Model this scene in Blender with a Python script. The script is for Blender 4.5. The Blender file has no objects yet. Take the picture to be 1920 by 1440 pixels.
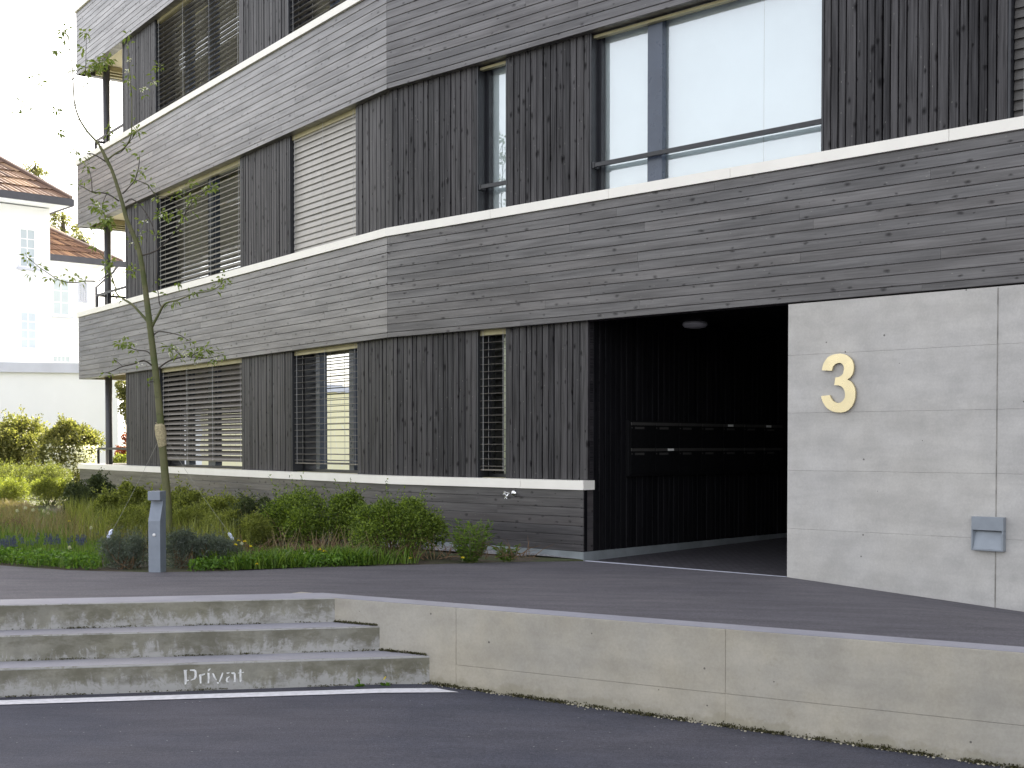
import bpy, math, random
import numpy as np
from mathutils import Vector, Matrix

random.seed(7)
C = bpy.context.scene.collection
SC = bpy.context.scene
rad = math.radians

# ------------------------------------------------------------------ camera, world, sun, exposure
EYE = 1.55
PITCH = rad(-1.423)
F = 2400.0
CY = 893.3
cam_d = bpy.data.cameras.new('camera')
cam_d.sensor_width = 36.0
cam_d.lens = 45.0
cam_d.shift_y = (CY - 720.0) / 1920.0
cam_d.clip_start = 0.1
cam_d.clip_end = 2000
cam = bpy.data.objects.new('camera', cam_d)
C.objects.link(cam)
cam.location = (0, 0, EYE)
cam.rotation_euler = (rad(90) + PITCH, 0, 0)
SC.camera = cam

SUN_AZ, SUN_EL = 13.0, 41.0            # azimuth east of +Y
world = bpy.data.worlds.new('World')
SC.world = world
world.use_nodes = True
wn = world.node_tree
for n in list(wn.nodes):
    wn.nodes.remove(n)
sky = wn.nodes.new('ShaderNodeTexSky')
sky.sky_type = 'NISHITA'
sky.sun_disc = False
sky.sun_elevation = rad(SUN_EL)
sky.sun_rotation = rad(SUN_AZ)
sky.altitude = 400
sky.air_density = 1.0
sky.dust_density = 4.0
sky.ozone_density = 1.0
hsv = wn.nodes.new('ShaderNodeHueSaturation')
hsv.inputs['Saturation'].default_value = 0.42
warm = wn.nodes.new('ShaderNodeMix')
warm.data_type = 'RGBA'
warm.blend_type = 'MULTIPLY'
warm.inputs[0].default_value = 1.0
warm.inputs[7].default_value = (1.075, 1.005, 0.925, 1)
bg = wn.nodes.new('ShaderNodeBackground')
bg.inputs['Strength'].default_value = 0.15
wo = wn.nodes.new('ShaderNodeOutputWorld')
wn.links.new(sky.outputs[0], hsv.inputs['Color'])
wn.links.new(hsv.outputs[0], warm.inputs[6])
wn.links.new(warm.outputs[2], bg.inputs['Color'])
wn.links.new(bg.outputs[0], wo.inputs['Surface'])

sun_d = bpy.data.lights.new('sun', 'SUN')
sun_d.energy = 5.0
sun_d.angle = rad(0.5)
sun_d.color = (1.0, 0.93, 0.82)
sun = bpy.data.objects.new('sun', sun_d)
C.objects.link(sun)
sd = Vector((math.sin(rad(SUN_AZ)) * math.cos(rad(SUN_EL)), math.cos(rad(SUN_AZ)) * math.cos(rad(SUN_EL)), math.sin(rad(SUN_EL))))
sun.rotation_euler = sd.to_track_quat('Z', 'Y').to_euler()

SC.view_settings.view_transform = 'Standard'
SC.view_settings.look = 'None'
SC.view_settings.gamma = 1.0
SC.view_settings.exposure = 1.92
SC.render.resolution_x = 1024
SC.render.resolution_y = 768

# ------------------------------------------------------------------ survey helpers (photo pixel -> plane in the world)
def ray(px, py):
    x = (px - 960) / F
    u = (CY - py) / F
    return (x, math.cos(PITCH) - u * math.sin(PITCH), math.sin(PITCH) + u * math.cos(PITCH))
def hitZ(px, py, z):
    d = ray(px, py)
    k = (z - EYE) / d[2]
    return Vector((d[0] * k, d[1] * k, z))
def hitY(px, py, Y):
    d = ray(px, py)
    k = Y / d[1]
    return Vector((d[0] * k, Y, EYE + d[2] * k))

class Frame:
    """vertical reference plane: t runs along it, e goes into it, z up"""
    def __init__(s, o, d, n):
        s.o = Vector((o[0], o[1], 0)); s.d = Vector((d[0], d[1], 0)); s.n = Vector((n[0], n[1], 0))
    def P(s, t, e, z):
        return s.o + s.d * t + s.n * e + Vector((0, 0, z))
    def hit(s, px, py, e=0.0):
        r = ray(px, py)
        ox, oy = s.o.x + s.n.x * e, s.o.y + s.n.y * e
        dx, dy = s.d.x, s.d.y
        det = r[0] * (-dy) + r[1] * dx
        k = (ox * (-dy) + oy * dx) / det
        X, Y = r[0] * k, r[1] * k
        return ((X - ox) * dx + (Y - oy) * dy, EYE + r[2] * k)

thR, thL = rad(43.3), rad(54.38)
BX, BY = -1.4617, 15.06
FR = Frame((BX, BY), (math.cos(thR), -math.sin(thR)), (math.sin(thR), math.cos(thR)))
FL = Frame((BX, BY), (-math.cos(thL), math.sin(thL)), (math.sin(thL), math.cos(thL)))

# ------------------------------------------------------------------ mesh helpers
class MB:
    def __init__(s):
        s.v = []; s.f = []; s.uv = []; s.mi = []; s.cur = 0
    def poly(s, pts, uvs=None):
        b = len(s.v)
        s.v.extend([tuple(p) for p in pts])
        s.f.append(list(range(b, b + len(pts))))
        s.mi.append(s.cur)
        s.uv.extend(uvs if uvs else [(0.0, 0.0)] * len(pts))
    def box8(s, p):
        """p: 8 points, bottom ring 0-3, top ring 4-7"""
        for q in ((0, 3, 2, 1), (4, 5, 6, 7), (0, 1, 5, 4), (1, 2, 6, 5), (2, 3, 7, 6), (3, 0, 4, 7)):
            a = [Vector(p[i]) for i in q]
            u = (a[1] - a[0]).length; w = (a[3] - a[0]).length
            s.poly(a, [(0, 0), (u, 0), (u, w), (0, w)])
    def fbox(s, fr, t0, t1, e0, e1, z0, z1):
        s.box8([fr.P(t0, e0, z0), fr.P(t1, e0, z0), fr.P(t1, e1, z0), fr.P(t0, e1, z0),
                fr.P(t0, e0, z1), fr.P(t1, e0, z1), fr.P(t1, e1, z1), fr.P(t0, e1, z1)])
    def box(s, x0, x1, y0, y1, z0, z1):
        s.box8([(x0, y0, z0), (x1, y0, z0), (x1, y1, z0), (x0, y1, z0), (x0, y0, z1), (x1, y0, z1), (x1, y1, z1), (x0, y1, z1)])
    def bar(s, a, b, w, h=None, up=Vector((0, 0, 1))):
        a = Vector(a); b = Vector(b); h = h or w
        d = (b - a).normalized()
        x = d.cross(up)
        if x.length < 1e-3: x = d.cross(Vector((1, 0, 0)))
        x.normalize(); y = x.cross(d).normalized()
        x *= w / 2; y *= h / 2
        s.box8([a - x - y, a + x - y, b + x - y, b - x - y, a - x + y, a + x + y, b + x + y, b - x + y])
    def tube(s, pts, rads, n=8, cap=True):
        pts = [Vector(p) for p in pts]
        rings = []
        ref = Vector((0.13, 0.97, 0.21)).normalized()
        L = 0.0
        for i, p in enumerate(pts):
            a = pts[max(i - 1, 0)]; b = pts[min(i + 1, len(pts) - 1)]
            d = (b - a).normalized()
            x = d.cross(ref)
            if x.length < 0.05: x = d.cross(Vector((1, 0, 0)))
            x.normalize(); y = d.cross(x)
            ring = []
            if i: L += (p - pts[i - 1]).length
            for k in range(n):
                an = 2 * math.pi * k / n
                ring.append(len(s.v)); s.v.append(tuple(p + (x * math.cos(an) + y * math.sin(an)) * rads[i]))
            rings.append((ring, L))
        for (r0, l0), (r1, l1) in zip(rings, rings[1:]):
            for k in range(n):
                s.f.append([r0[k], r0[(k + 1) % n], r1[(k + 1) % n], r1[k]]); s.mi.append(s.cur)
                s.uv.extend([(l0, k / n), (l0, (k + 1) / n), (l1, (k + 1) / n), (l1, k / n)])
        if cap:
            for r in (rings[0][0][::-1], rings[-1][0]):
                s.f.append(list(r)); s.mi.append(s.cur); s.uv.extend([(0, 0)] * n)
    def lathe(s, c, prof, n=16, axis=None):
        """prof: (r, h) along axis"""
        c = Vector(c); ax = (axis or Vector((0, 0, 1))).normalized()
        x = ax.orthogonal().normalized(); y = ax.cross(x)
        rings = []
        for r, h in prof:
            ring = []
            for k in range(n):
                an = 2 * math.pi * k / n
                ring.append(len(s.v)); s.v.append(tuple(c + ax * h + (x * math.cos(an) + y * math.sin(an)) * max(r, 1e-4)))
            rings.append(ring)
        for r0, r1 in zip(rings, rings[1:]):
            for k in range(n):
                s.f.append([r0[k], r0[(k + 1) % n], r1[(k + 1) % n], r1[k]]); s.mi.append(s.cur); s.uv.extend([(0, 0)] * 4)
        for r in (rings[0][::-1], rings[-1]):
            s.f.append(list(r)); s.mi.append(s.cur); s.uv.extend([(0, 0)] * n)
    def extrude(s, pts, d):
        """closed outline pts extruded by vector d"""
        pts = [Vector(p) for p in pts]; d = Vector(d)
        s.poly(pts); s.poly([p + d for p in reversed(pts)])
        for i in range(len(pts)):
            a = pts[i]; b = pts[(i + 1) % len(pts)]
            s.poly([b, a, a + d, b + d])

def wloc(o):
    l = Vector((0, 0, 0))
    while o:
        l = l + o.location; o = o.parent
    return l

def obj(name, mb, mats, parent=None, smooth=False, bevel=0, off=None, local=False):
    me = bpy.data.meshes.new(name)
    o = bpy.data.objects.new(name, me)
    C.objects.link(o)
    if off is not None: o.location = off
    if parent: o.parent = parent
    sh = Vector((0, 0, 0)) if local else wloc(o)
    me.from_pydata([(v[0] - sh.x, v[1] - sh.y, v[2] - sh.z) for v in mb.v], [], mb.f)
    if not isinstance(mats, (list, tuple)): mats = [mats]
    for m in mats: me.materials.append(m)
    uv = me.uv_layers.new(name='UVMap')
    flat = np.array(mb.uv, dtype=np.float32).reshape(-1)
    uv.data.foreach_set('uv', flat)
    if len(mats) > 1: me.polygons.foreach_set('material_index', mb.mi)
    if smooth: me.polygons.foreach_set('use_smooth', [True] * len(me.polygons))
    if bevel:
        # merge coincident corners first so the edges can be rounded
        import bmesh
        bm = bmesh.new(); bm.from_mesh(me)
        bmesh.ops.remove_doubles(bm, verts=bm.verts, dist=1e-5)
        bm.to_mesh(me); bm.free()
        md = o.modifiers.new('bevel', 'BEVEL'); md.width = bevel; md.segments = 2; md.limit_method = 'ANGLE'; md.angle_limit = rad(40)
    return o

def thing(name, label, cat, loc=(0, 0, 0), group=None):
    o = bpy.data.objects.new(name, None); C.objects.link(o)
    o.location = loc; o.empty_display_size = 0.2
    o['label'] = label; o['category'] = cat
    if group: o['group'] = group
    return o
def tag(o, label, cat, group=None, kind=None):
    o['label'] = label; o['category'] = cat
    if group: o['group'] = group
    if kind: o['kind'] = kind
    return o
def struct(name, mb, m, **k):
    o = obj(name, mb, m, **k); o['kind'] = 'structure'; return o

# ------------------------------------------------------------------ material helpers
class NT:
    def __init__(s, name):
        s.m = bpy.data.materials.new(name); s.m.use_nodes = True
        s.t = s.m.node_tree
        for n in list(s.t.nodes): s.t.nodes.remove(n)
        s.out = s.t.nodes.new('ShaderNodeOutputMaterial')
    def n(s, typ, ins=None, **at):
        nd = s.t.nodes.new('ShaderNode' + typ)
        for k, v in at.items(): setattr(nd, k, v)
        for k, v in (ins or {}).items():
            sock = nd.inputs[k]
            if isinstance(v, bpy.types.NodeSocket): s.t.links.new(v, sock)
            else: sock.default_value = v
        return nd
    def math(s, op, a, b=0.0, clamp=False):
        nd = s.n('Math', {0: a, 1: b}, operation=op); nd.use_clamp = clamp
        return nd.outputs[0]
    def mix(s, fac, a, b, blend='MIX'):
        nd = s.n('Mix', None, data_type='RGBA', blend_type=blend)
        for i, v in ((0, fac), (6, a), (7, b)):
            if isinstance(v, bpy.types.NodeSocket): s.t.links.new(v, nd.inputs[i])
            else: nd.inputs[i].default_value = v if i == 0 else (*v[:3], 1)
        return nd.outputs[2]
    def ramp(s, fac, stops):
        nd = s.n('ValToRGB', {0: fac})
        cr = nd.color_ramp
        while len(cr.elements) < len(stops): cr.elements.new(0.5)
        for e, (p, c) in zip(cr.elements, stops):
            e.position = p; e.color = (c, c, c, 1) if not isinstance(c, tuple) else (*c, 1)
        return nd.outputs[0]
    def maprange(s, v, a, b, c=0.0, d=1.0, smooth=True):
        nd = s.n('MapRange', {0: v, 1: a, 2: b, 3: c, 4: d}, interpolation_type='SMOOTHSTEP' if smooth else 'LINEAR')
        return nd.outputs[0]
    def noise(s, vec, scale, detail=4, rough=0.55, dim='3D', dist=0.0):
        return s.n('TexNoise', {'Vector': vec, 'Scale': scale, 'Detail': detail, 'Roughness': rough, 'Distortion': dist}, noise_dimensions=dim).outputs[0]
    def bump(s, h, strength, dist=0.01):
        return s.n('Bump', {'Height': h, 'Strength': strength, 'Distance': dist}).outputs[0]
    def principled(s, col, rough=0.6, normal=None, **kw):
        ins = {'Base Color': col if isinstance(col, bpy.types.NodeSocket) else (*col, 1), 'Roughness': rough}
        if normal is not None: ins['Normal'] = normal
        ins.update(kw)
        p = s.n('BsdfPrincipled', ins)
        s.t.links.new(p.outputs[0], s.out.inputs[0])
        return s.m

def simple(name, col, rough=0.5, metal=0.0, var=0.08, scale=6.0, spec=0.5, bumps=0.0):
    g = NT(name)
    geo = g.n('NewGeometry')
    nz = g.noise(geo.outputs['Position'], scale, 5)
    f = g.maprange(nz, 0.3, 0.7, 1 - var, 1 + var)
    c = g.mix(1.0, col, g.n('CombineColor', {0: f, 1: f, 2: f}).outputs[0], 'MULTIPLY')
    r = g.maprange(g.noise(geo.outputs['Position'], scale * 3, 3), 0.3, 0.7, rough * 0.88, min(1, rough * 1.12))
    nm = g.bump(g.noise(geo.outputs['Position'], scale * 12, 4), bumps) if bumps else None
    return g.principled(c, r, nm, Metallic=metal, **{'Specular IOR Level': spec})

def wood(name, base, knot=0.5, rough=0.55, streak=0.35, tonev=0.22, spec=0.5, vscale=70.0, coat=0.0, ksize=0.2):
    g = NT(name)
    uv = g.n('UVMap').outputs[0]
    sp = g.n('SeparateXYZ', {0: uv})
    u, v = sp.outputs[0], sp.outputs[1]
    cell = g.math('FLOOR', g.math('MULTIPLY', v, 5.0))
    wnz = g.n('TexWhiteNoise', {'W': cell}, noise_dimensions='1D').outputs[0]
    gv = g.n('CombineXYZ', {0: g.math('MULTIPLY', u, 1.6), 1: g.math('MULTIPLY', v, vscale), 2: 0.0}).outputs[0]
    grain = g.noise(gv, 1.0, 5, 0.6, dist=0.4)
    gv2 = g.n('CombineXYZ', {0: g.math('MULTIPLY', u, 0.9), 1: g.math('MULTIPLY', v, 9.0), 2: 0.0}).outputs[0]
    blot = g.noise(gv2, 1.0, 4, 0.6)
    warp = g.noise(uv, 9.0, 2)
    kv = g.n('CombineXYZ', {0: g.math('ADD', g.math('MULTIPLY', u, 5.2), g.math('MULTIPLY', warp, 0.35)), 1: g.math('ADD', g.math('MULTIPLY', v, 10.0), g.math('MULTIPLY', g.noise(uv, 26.0, 2), 0.22)), 2: 0.0}).outputs[0]
    vor = g.n('TexVoronoi', {'Vector': kv, 'Scale': 1.0, 'Randomness': 1.0}, voronoi_dimensions='2D', feature='F1')
    kd = vor.outputs['Distance']
    ksz = g.n('SeparateColor', {0: vor.outputs['Color']}).outputs[0]
    lim = g.maprange(ksz, 0.40, 1.0, 0.0, ksize, smooth=False)
    kf = g.math('SUBTRACT', 1.0, g.math('DIVIDE', kd, g.math('ADD', lim, 0.0005)), clamp=True)
    kf = g.math('MULTIPLY', g.math('POWER', kf, 0.75), knot)
    tone = g.maprange(wnz, 0, 1, 1 - tonev, 1 + tonev, smooth=False)
    gr = g.maprange(grain, 0.3, 0.7, 1 - streak, 1 + streak)
    bl = g.maprange(blot, 0.3, 0.7, 0.8, 1.18)
    f = g.math('MULTIPLY', g.math('MULTIPLY', tone, gr), g.math('MULTIPLY', bl, g.math('SUBTRACT', 1.0, kf)))
    hue = g.mix(wnz, base, (base[0] * 1.05, base[1] * 0.99, base[2] * 0.95))
    col = g.mix(1.0, hue, g.n('CombineColor', {0: f, 1: f, 2: f}).outputs[0], 'MULTIPLY')
    # small pale nail / resin specks
    kv2 = g.n('CombineXYZ', {0: g.math('MULTIPLY', u, 7.0), 1: g.math('MULTIPLY', v, 30.0), 2: 0.0}).outputs[0]
    v2 = g.n('TexVoronoi', {'Vector': kv2, 'Scale': 1.0}, voronoi_dimensions='2D', feature='F1')
    sel = g.math('GREATER_THAN', g.n('SeparateColor', {0: v2.outputs['Color']}).outputs[1], 0.93)
    sp2 = g.math('MULTIPLY', g.math('LESS_THAN', v2.outputs['Distance'], 0.06), sel)
    col = g.mix(g.math('MULTIPLY', sp2, 0.35 if base[0] > 0.012 else 0.0), col, (0.5, 0.48, 0.42))
    h = g.math('SUBTRACT', g.math('MULTIPLY', grain, 0.6), g.math('MULTIPLY', kf, 0.5))
    ro = g.maprange(grain, 0.2, 0.8, rough - 0.08, rough + 0.12)
    fc = g.math('MULTIPLY', g.maprange(f, 0.35, 1.4, 0.15, 1.25, smooth=False), 1.0)
    return g.principled(col, ro, g.bump(h, 0.4, 0.004), **{'Specular IOR Level': g.math('MULTIPLY', fc, spec), 'Coat Weight': g.math('MULTIPLY', fc, coat, True), 'Coat Normal': g.bump(h, 0.4, 0.004), 'Coat Roughness': 0.30, 'Coat IOR': 1.55})

def concrete(name, base, warm_=(0.40, 0.36, 0.28), pits=0.75, mott=0.12, seed=0.0):
    g = NT(name)
    geo = g.n('NewGeometry').outputs['Position']
    pos = g.n('VectorMath', {0: geo, 1: (seed, seed * 0.7, seed * 1.3)}, operation='ADD').outputs[0]
    big = g.noise(pos, 0.9, 5, 0.6)
    mid = g.noise(pos, 4.5, 6, 0.65)
    fine = g.noise(pos, 60.0, 4, 0.7)
    st = g.noise(g.n('VectorMath', {0: pos, 1: (1.0, 1.0, 6.0)}, operation='MULTIPLY').outputs[0], 1.2, 4, 0.6)
    c = g.mix(g.maprange(big, 0.38, 0.66), base, warm_)
    f = g.math('MULTIPLY', g.maprange(mid, 0.25, 0.75, 1 - mott, 1 + mott), g.math('MULTIPLY', g.maprange(fine, 0.2, 0.8, 0.93, 1.07), g.maprange(st, 0.3, 0.7, 0.93, 1.06)))
    c = g.mix(1.0, c, g.n('CombineColor', {0: f, 1: f, 2: f}).outputs[0], 'MULTIPLY')
    vo = g.n('TexVoronoi', {'Vector': pos, 'Scale': 8.0}, feature='F1')
    sel = g.maprange(g.n('SeparateColor', {0: vo.outputs['Color']}).outputs[0], 0.40, 1.0, 0.0, 0.085, smooth=False)
    pit = g.math('LESS_THAN', vo.outputs['Distance'], sel)
    c = g.mix(g.math('MULTIPLY', pit, pits), c, (0.06, 0.055, 0.05))
    h = g.math('SUBTRACT', g.math('MULTIPLY', fine, 0.25), pit)
    return g, c, h, pos, geo

M = {}
M['band'] = wood('grey_stained_boards', (0.068, 0.064, 0.068), knot=0.6, rough=0.42, streak=0.14, tonev=0.06, spec=0.5, coat=0.88, ksize=0.21)
M['clad'] = wood('dark_stained_boards', (0.021, 0.0195, 0.023), knot=0.75, rough=0.5, streak=0.42, tonev=0.22, ksize=0.26, spec=0.6)
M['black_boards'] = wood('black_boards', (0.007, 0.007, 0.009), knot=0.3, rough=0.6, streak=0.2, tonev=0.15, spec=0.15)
M['coping'] = simple('cream_coping', (0.90, 0.87, 0.80), 0.38, 0, 0.03, 3)
M['anth'] = simple('anthracite_metal', (0.022, 0.023, 0.028), 0.38, 0, 0.12, 5)
M['frame_blue'] = simple('window_frame_paint', (0.07, 0.088, 0.125), 0.3, 0, 0.1, 4)
M['column'] = simple('column_paint', (0.06, 0.06, 0.07), 0.45, 0, 0.05, 5)
M['joint'] = simple('wall_joint_mortar', (0.25, 0.24, 0.22), 0.9, 0, 0.3, 9)
M['zinc'] = simple('zinc_flashing', (0.42, 0.46, 0.49), 0.42, 0.6, 0.15, 3)
M['slat'] = simple('bronze_blind_slats', (0.145, 0.13, 0.11), 0.45, 0.1, 0.08, 8)
M['slat_olive'] = simple('olive_grey_blind_slats', (0.32, 0.30, 0.25), 0.42, 0.15, 0.06, 8)
M['slat_dark'] = simple('dark_blind_slats', (0.085, 0.08, 0.075), 0.45, 0.15, 0.06, 8)
M['slat_pale'] = simple('pale_blind_slats', (0.385, 0.365, 0.33), 0.42, 0.15, 0.06, 8)
M['blindbox'] = simple('champagne_metal', (0.40, 0.36, 0.21), 0.4, 0.3, 0.1, 4)
M['cord'] = simple('blind_cord', (0.5, 0.5, 0.5), 0.6, 0, 0.02, 4)
M['plaster'] = simple('plaster', (0.72, 0.68, 0.56), 0.8, 0, 0.04, 2)
M['room'] = simple('interior_paint', (0.30, 0.27, 0.22), 0.8, 0, 0.08, 1)
M['curtain'] = simple('olive_curtain', (0.30, 0.29, 0.20), 0.85, 0, 0.12, 3)
M['cream_curtain'] = simple('cream_curtain', (0.92, 0.88, 0.64), 0.8, 0, 0.03, 3)
M['white_blind'] = simple('white_roller_blind', (0.93, 0.96, 0.96), 0.7, 0, 0.02, 2)
M['white_wall'] = simple('white_render', (0.86, 0.875, 0.91), 0.8, 0, 0.02, 0.8)
M['added_reflection_wall'] = simple('warm_reflection_tint', (0.90, 0.84, 0.56), 0.8, 0, 0.02, 0.8)  # cream stands in for sunlight on a wall seen only in the panes
M['pale_metal'] = simple('pale_metal_trim', (0.55, 0.57, 0.66), 0.4, 0.2, 0.05, 2)
M['bollard'] = simple('grey_powder_coat', (0.23, 0.26, 0.31), 0.42, 0.2, 0.06, 12)
M['lamp_grey'] = simple('wall_light_paint', (0.26, 0.29, 0.33), 0.4, 0.2, 0.05, 12)
M['brass'] = simple('brushed_brass', (0.74, 0.645, 0.42), 0.30, 0.95, 0.06, 5)
M['chrome'] = simple('chrome', (0.8, 0.8, 0.8), 0.15, 1.0, 0.05, 10)
M['hessian'] = simple('hessian_wrap', (0.42, 0.36, 0.22), 0.9, 0, 0.25, 60, bumps=0.5)
M['rope'] = simple('guy_wire', (0.28, 0.28, 0.25), 0.5, 0, 0.05, 20)
M['tape'] = simple('reflective_tape', (0.6, 0.66, 0.85), 0.4, 0, 0.3, 60)
M['diffuser'] = simple('opal_diffuser', (0.75, 0.75, 0.75), 0.5, 0, 0.03, 4)
M['white_paint'] = simple('white_letter_paint', (0.66, 0.66, 0.66), 0.7, 0, 0.22, 40)
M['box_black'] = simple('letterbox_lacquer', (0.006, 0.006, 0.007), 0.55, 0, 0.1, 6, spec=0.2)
M['box_flap'] = simple('letterbox_flap', (0.06, 0.058, 0.055), 0.45, 0.1, 0.1, 6)
M['paper'] = simple('paper_label', (0.85, 0.85, 0.82), 0.7, 0, 0.05, 30)
M['gutter'] = simple('dark_gutter', (0.06, 0.06, 0.075), 0.5, 0, 0.1, 3)

def glass(name, refl=0.03, tint=(0.9, 0.96, 0.95), dark=0.0):
    g = NT(name)
    fr = g.n('Fresnel', {'IOR': 1.6}).outputs[0]
    f = g.math('ADD', g.math('MULTIPLY', fr, 1.15), refl, clamp=True)
    wav = g.noise(g.n('NewGeometry').outputs['Position'], 1.3, 2)
    gl = g.n('BsdfGlossy', {'Color': (0.95, 0.97, 1.0, 1), 'Roughness': 0.0, 'Normal': g.bump(wav, 0.04, 0.05)}).outputs[0]
    tr = g.n('BsdfTransparent', {'Color': (*tint, 1)}).outputs[0]
    mx = g.n('MixShader', {0: f, 1: tr, 2: gl}).outputs[0]
    g.t.links.new(mx, g.out.inputs[0])
    return g.m
M['glass'] = glass('window_glass')
M['glass_sky'] = glass('solar_control_glass', 0.22, (0.93, 0.98, 0.98))

# concrete family
g, c, h, pos, geo = concrete('fair_faced_concrete', (0.475, 0.462, 0.445), (0.485, 0.468, 0.44), mott=0.09, pits=0.75)
M['wall_conc'] = g.principled(c, 0.75, g.bump(h, 0.25, 0.004))
g, c, h, pos, geo = concrete('retaining_concrete', (0.37, 0.348, 0.305), (0.41, 0.372, 0.30), mott=0.10, seed=11.0)
sxyz = g.n('SeparateXYZ', {0: geo})
z = g.math('ADD', sxyz.outputs[2], g.math('MULTIPLY', g.math('ADD', sxyz.outputs[0], 0.8), 0.025))
edge = g.noise(pos, 7.0, 5, 0.7)
mossf = g.math('ADD', g.maprange(z, 0.0, 0.10, 0.42, 0.0, smooth=False), g.math('SUBTRACT', edge, 0.62))
mossf = g.maprange(mossf, 0.0, 0.18, 0.0, 0.55)
c = g.mix(g.math('MULTIPLY', mossf, 0.6), c, (0.20, 0.18, 0.11))
M['ret_conc'] = g.principled(c, 0.8, g.bump(h, 0.35, 0.005))
g, c, h, pos, geo = concrete('cap_concrete', (0.27, 0.27, 0.31), (0.30, 0.295, 0.32), mott=0.08, pits=0.3, seed=5.0)
M['cap_conc'] = g.principled(c, 0.75, g.bump(h, 0.2, 0.004))
# stair risers: dark algae with pale lime bloom running from the foot of each riser
g, c, h, pos, geo = concrete('stained_step_concrete', (0.225, 0.218, 0.185), (0.175, 0.167, 0.125), mott=0.22, pits=0.4, seed=3.0)
sep = g.n('SeparateXYZ', {0: geo})
zz = sep.outputs[2]
fr_ = g.math('DIVIDE', g.math('MODULO', g.math('ADD', zz, 0.0015), 0.1667), 0.1667)
st = g.noise(g.n('VectorMath', {0: pos, 1: (5.0, 5.0, 1.6)}, operation='MULTIPLY').outputs[0], 1.7, 6, 0.68, dist=1.2)
st2 = g.noise(pos, 14.0, 5, 0.7, dist=2.0)
big_ = g.noise(pos, 1.1, 3, 0.5)
lim = g.maprange(g.math('SUBTRACT', g.math('ADD', g.math('ADD', g.math('MULTIPLY', st, 0.9), g.math('MULTIPLY', st2, 0.5)), g.math('MULTIPLY', big_, 0.35)), g.math('MULTIPLY', fr_, 0.34)), 0.66, 0.82)
c = g.mix(g.math('MULTIPLY', lim, 0.85), c, (0.37, 0.365, 0.36))
dk = g.noise(g.n('VectorMath', {0: pos, 1: (2.2, 2.2, 5.0)}, operation='MULTIPLY').outputs[0], 1.6, 5, 0.7)
c = g.mix(g.maprange(g.math('ADD', dk, g.math('MULTIPLY', fr_, 0.12)), 0.50, 0.72, 0.0, 0.6), c, (0.095, 0.088, 0.058))
M['step_conc'] = g.principled(c, 0.85, g.bump(h, 0.4, 0.005))

def asphalt(name, a, b, seed):
    g = NT(name)
    geo = g.n('NewGeometry').outputs['Position']
    pos = g.n('VectorMath', {0: geo, 1: (seed, seed, 0)}, operation='ADD').outputs[0]
    big = g.noise(pos, 0.55, 5, 0.6)
    mid = g.noise(g.n('VectorMath', {0: pos, 1: (1.0, 3.5, 1.0)}, operation='MULTIPLY').outputs[0], 1.5, 5, 0.65)
    fine = g.noise(pos, 140.0, 3, 0.8)
    c = g.mix(g.maprange(big, 0.35, 0.65), a, b)
    f = g.math('MULTIPLY', g.maprange(mid, 0.3, 0.7, 0.84, 1.14), g.math('MULTIPLY', g.maprange(fine, 0.25, 0.75, 0.55, 1.5), g.maprange(g.noise(pos, 45.0, 3, 0.7), 0.25, 0.75, 0.8, 1.22)))
    c = g.mix(1.0, c, g.n('CombineColor', {0: f, 1: f, 2: f}).outputs[0], 'MULTIPLY')
    vo = g.n('TexVoronoi', {'Vector': pos, 'Scale': 26.0}, feature='F1')
    sel = g.math('GREATER_THAN', g.n('SeparateColor', {0: vo.outputs['Color']}).outputs[0], 0.94)
    sp = g.math('MULTIPLY', g.math('LESS_THAN', vo.outputs['Distance'], 0.13), sel)
    c = g.mix(g.math('MULTIPLY', sp, 0.6), c, (0.35, 0.34, 0.33))
    vs = g.n('TexVoronoi', {'Vector': pos, 'Scale': 95.0}, feature='F1').outputs['Distance']
    return g.principled(c, 0.82, g.bump(g.math('ADD', vs, fine), 0.45, 0.004), **{'Specular IOR Level': 0.35})
M['road'] = asphalt('road_asphalt', (0.047, 0.050, 0.070), (0.066, 0.065, 0.081), 3)
M['court'] = asphalt('forecourt_asphalt', (0.094, 0.089, 0.102), (0.115, 0.108, 0.119), 17)

def leafmat(name, c1, c2, trans=0.35, rough=0.5):
    g = NT(name)
    ri = g.n('NewGeometry').outputs['Random Per Island']
    col = g.ramp(ri, [(0.0, c1), (0.55, tuple((a + b) / 2 for a, b in zip(c1, c2))), (1.0, c2)])
    d = g.n('BsdfPrincipled', {'Base Color': col, 'Roughness': rough, 'Specular IOR Level': 0.35}).outputs[0]
    tcol = g.mix(1.0, col, (1.3, 1.35, 0.6), 'MULTIPLY')
    t = g.n('BsdfTranslucent', {'Color': tcol}).outputs[0]
    mx = g.n('MixShader', {0: trans, 1: d, 2: t}).outputs[0]
    g.t.links.new(mx, g.out.inputs[0])
    return g.m
M['light'] = leafmat('pale_green_leaf', (0.10, 0.12, 0.035), (0.26, 0.28, 0.10), 0.35)
M['young_leaf'] = leafmat('young_tree_leaf', (0.12, 0.17, 0.04), (0.26, 0.32, 0.08), 0.4)
M['petal'] = leafmat('white_petals', (0.75, 0.75, 0.70), (0.85, 0.85, 0.82), 0.3)
M['evergreen'] = leafmat('evergreen_leaf', (0.032, 0.065, 0.012), (0.27, 0.36, 0.06), 0.38)
M['darkleaf'] = leafmat('dark_shrub_leaf', (0.025, 0.040, 0.016), (0.12, 0.15, 0.06), 0.25)
M['lavender'] = leafmat('lavender_leaf', (0.07, 0.085, 0.07), (0.19, 0.23, 0.19), 0.25, 0.7)
M['herb'] = leafmat('perennial_leaf', (0.075, 0.10, 0.022), (0.36, 0.39, 0.10), 0.42)
M['grassm'] = leafmat('grass_blade', (0.05, 0.11, 0.012), (0.20, 0.30, 0.05), 0.4)
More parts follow.
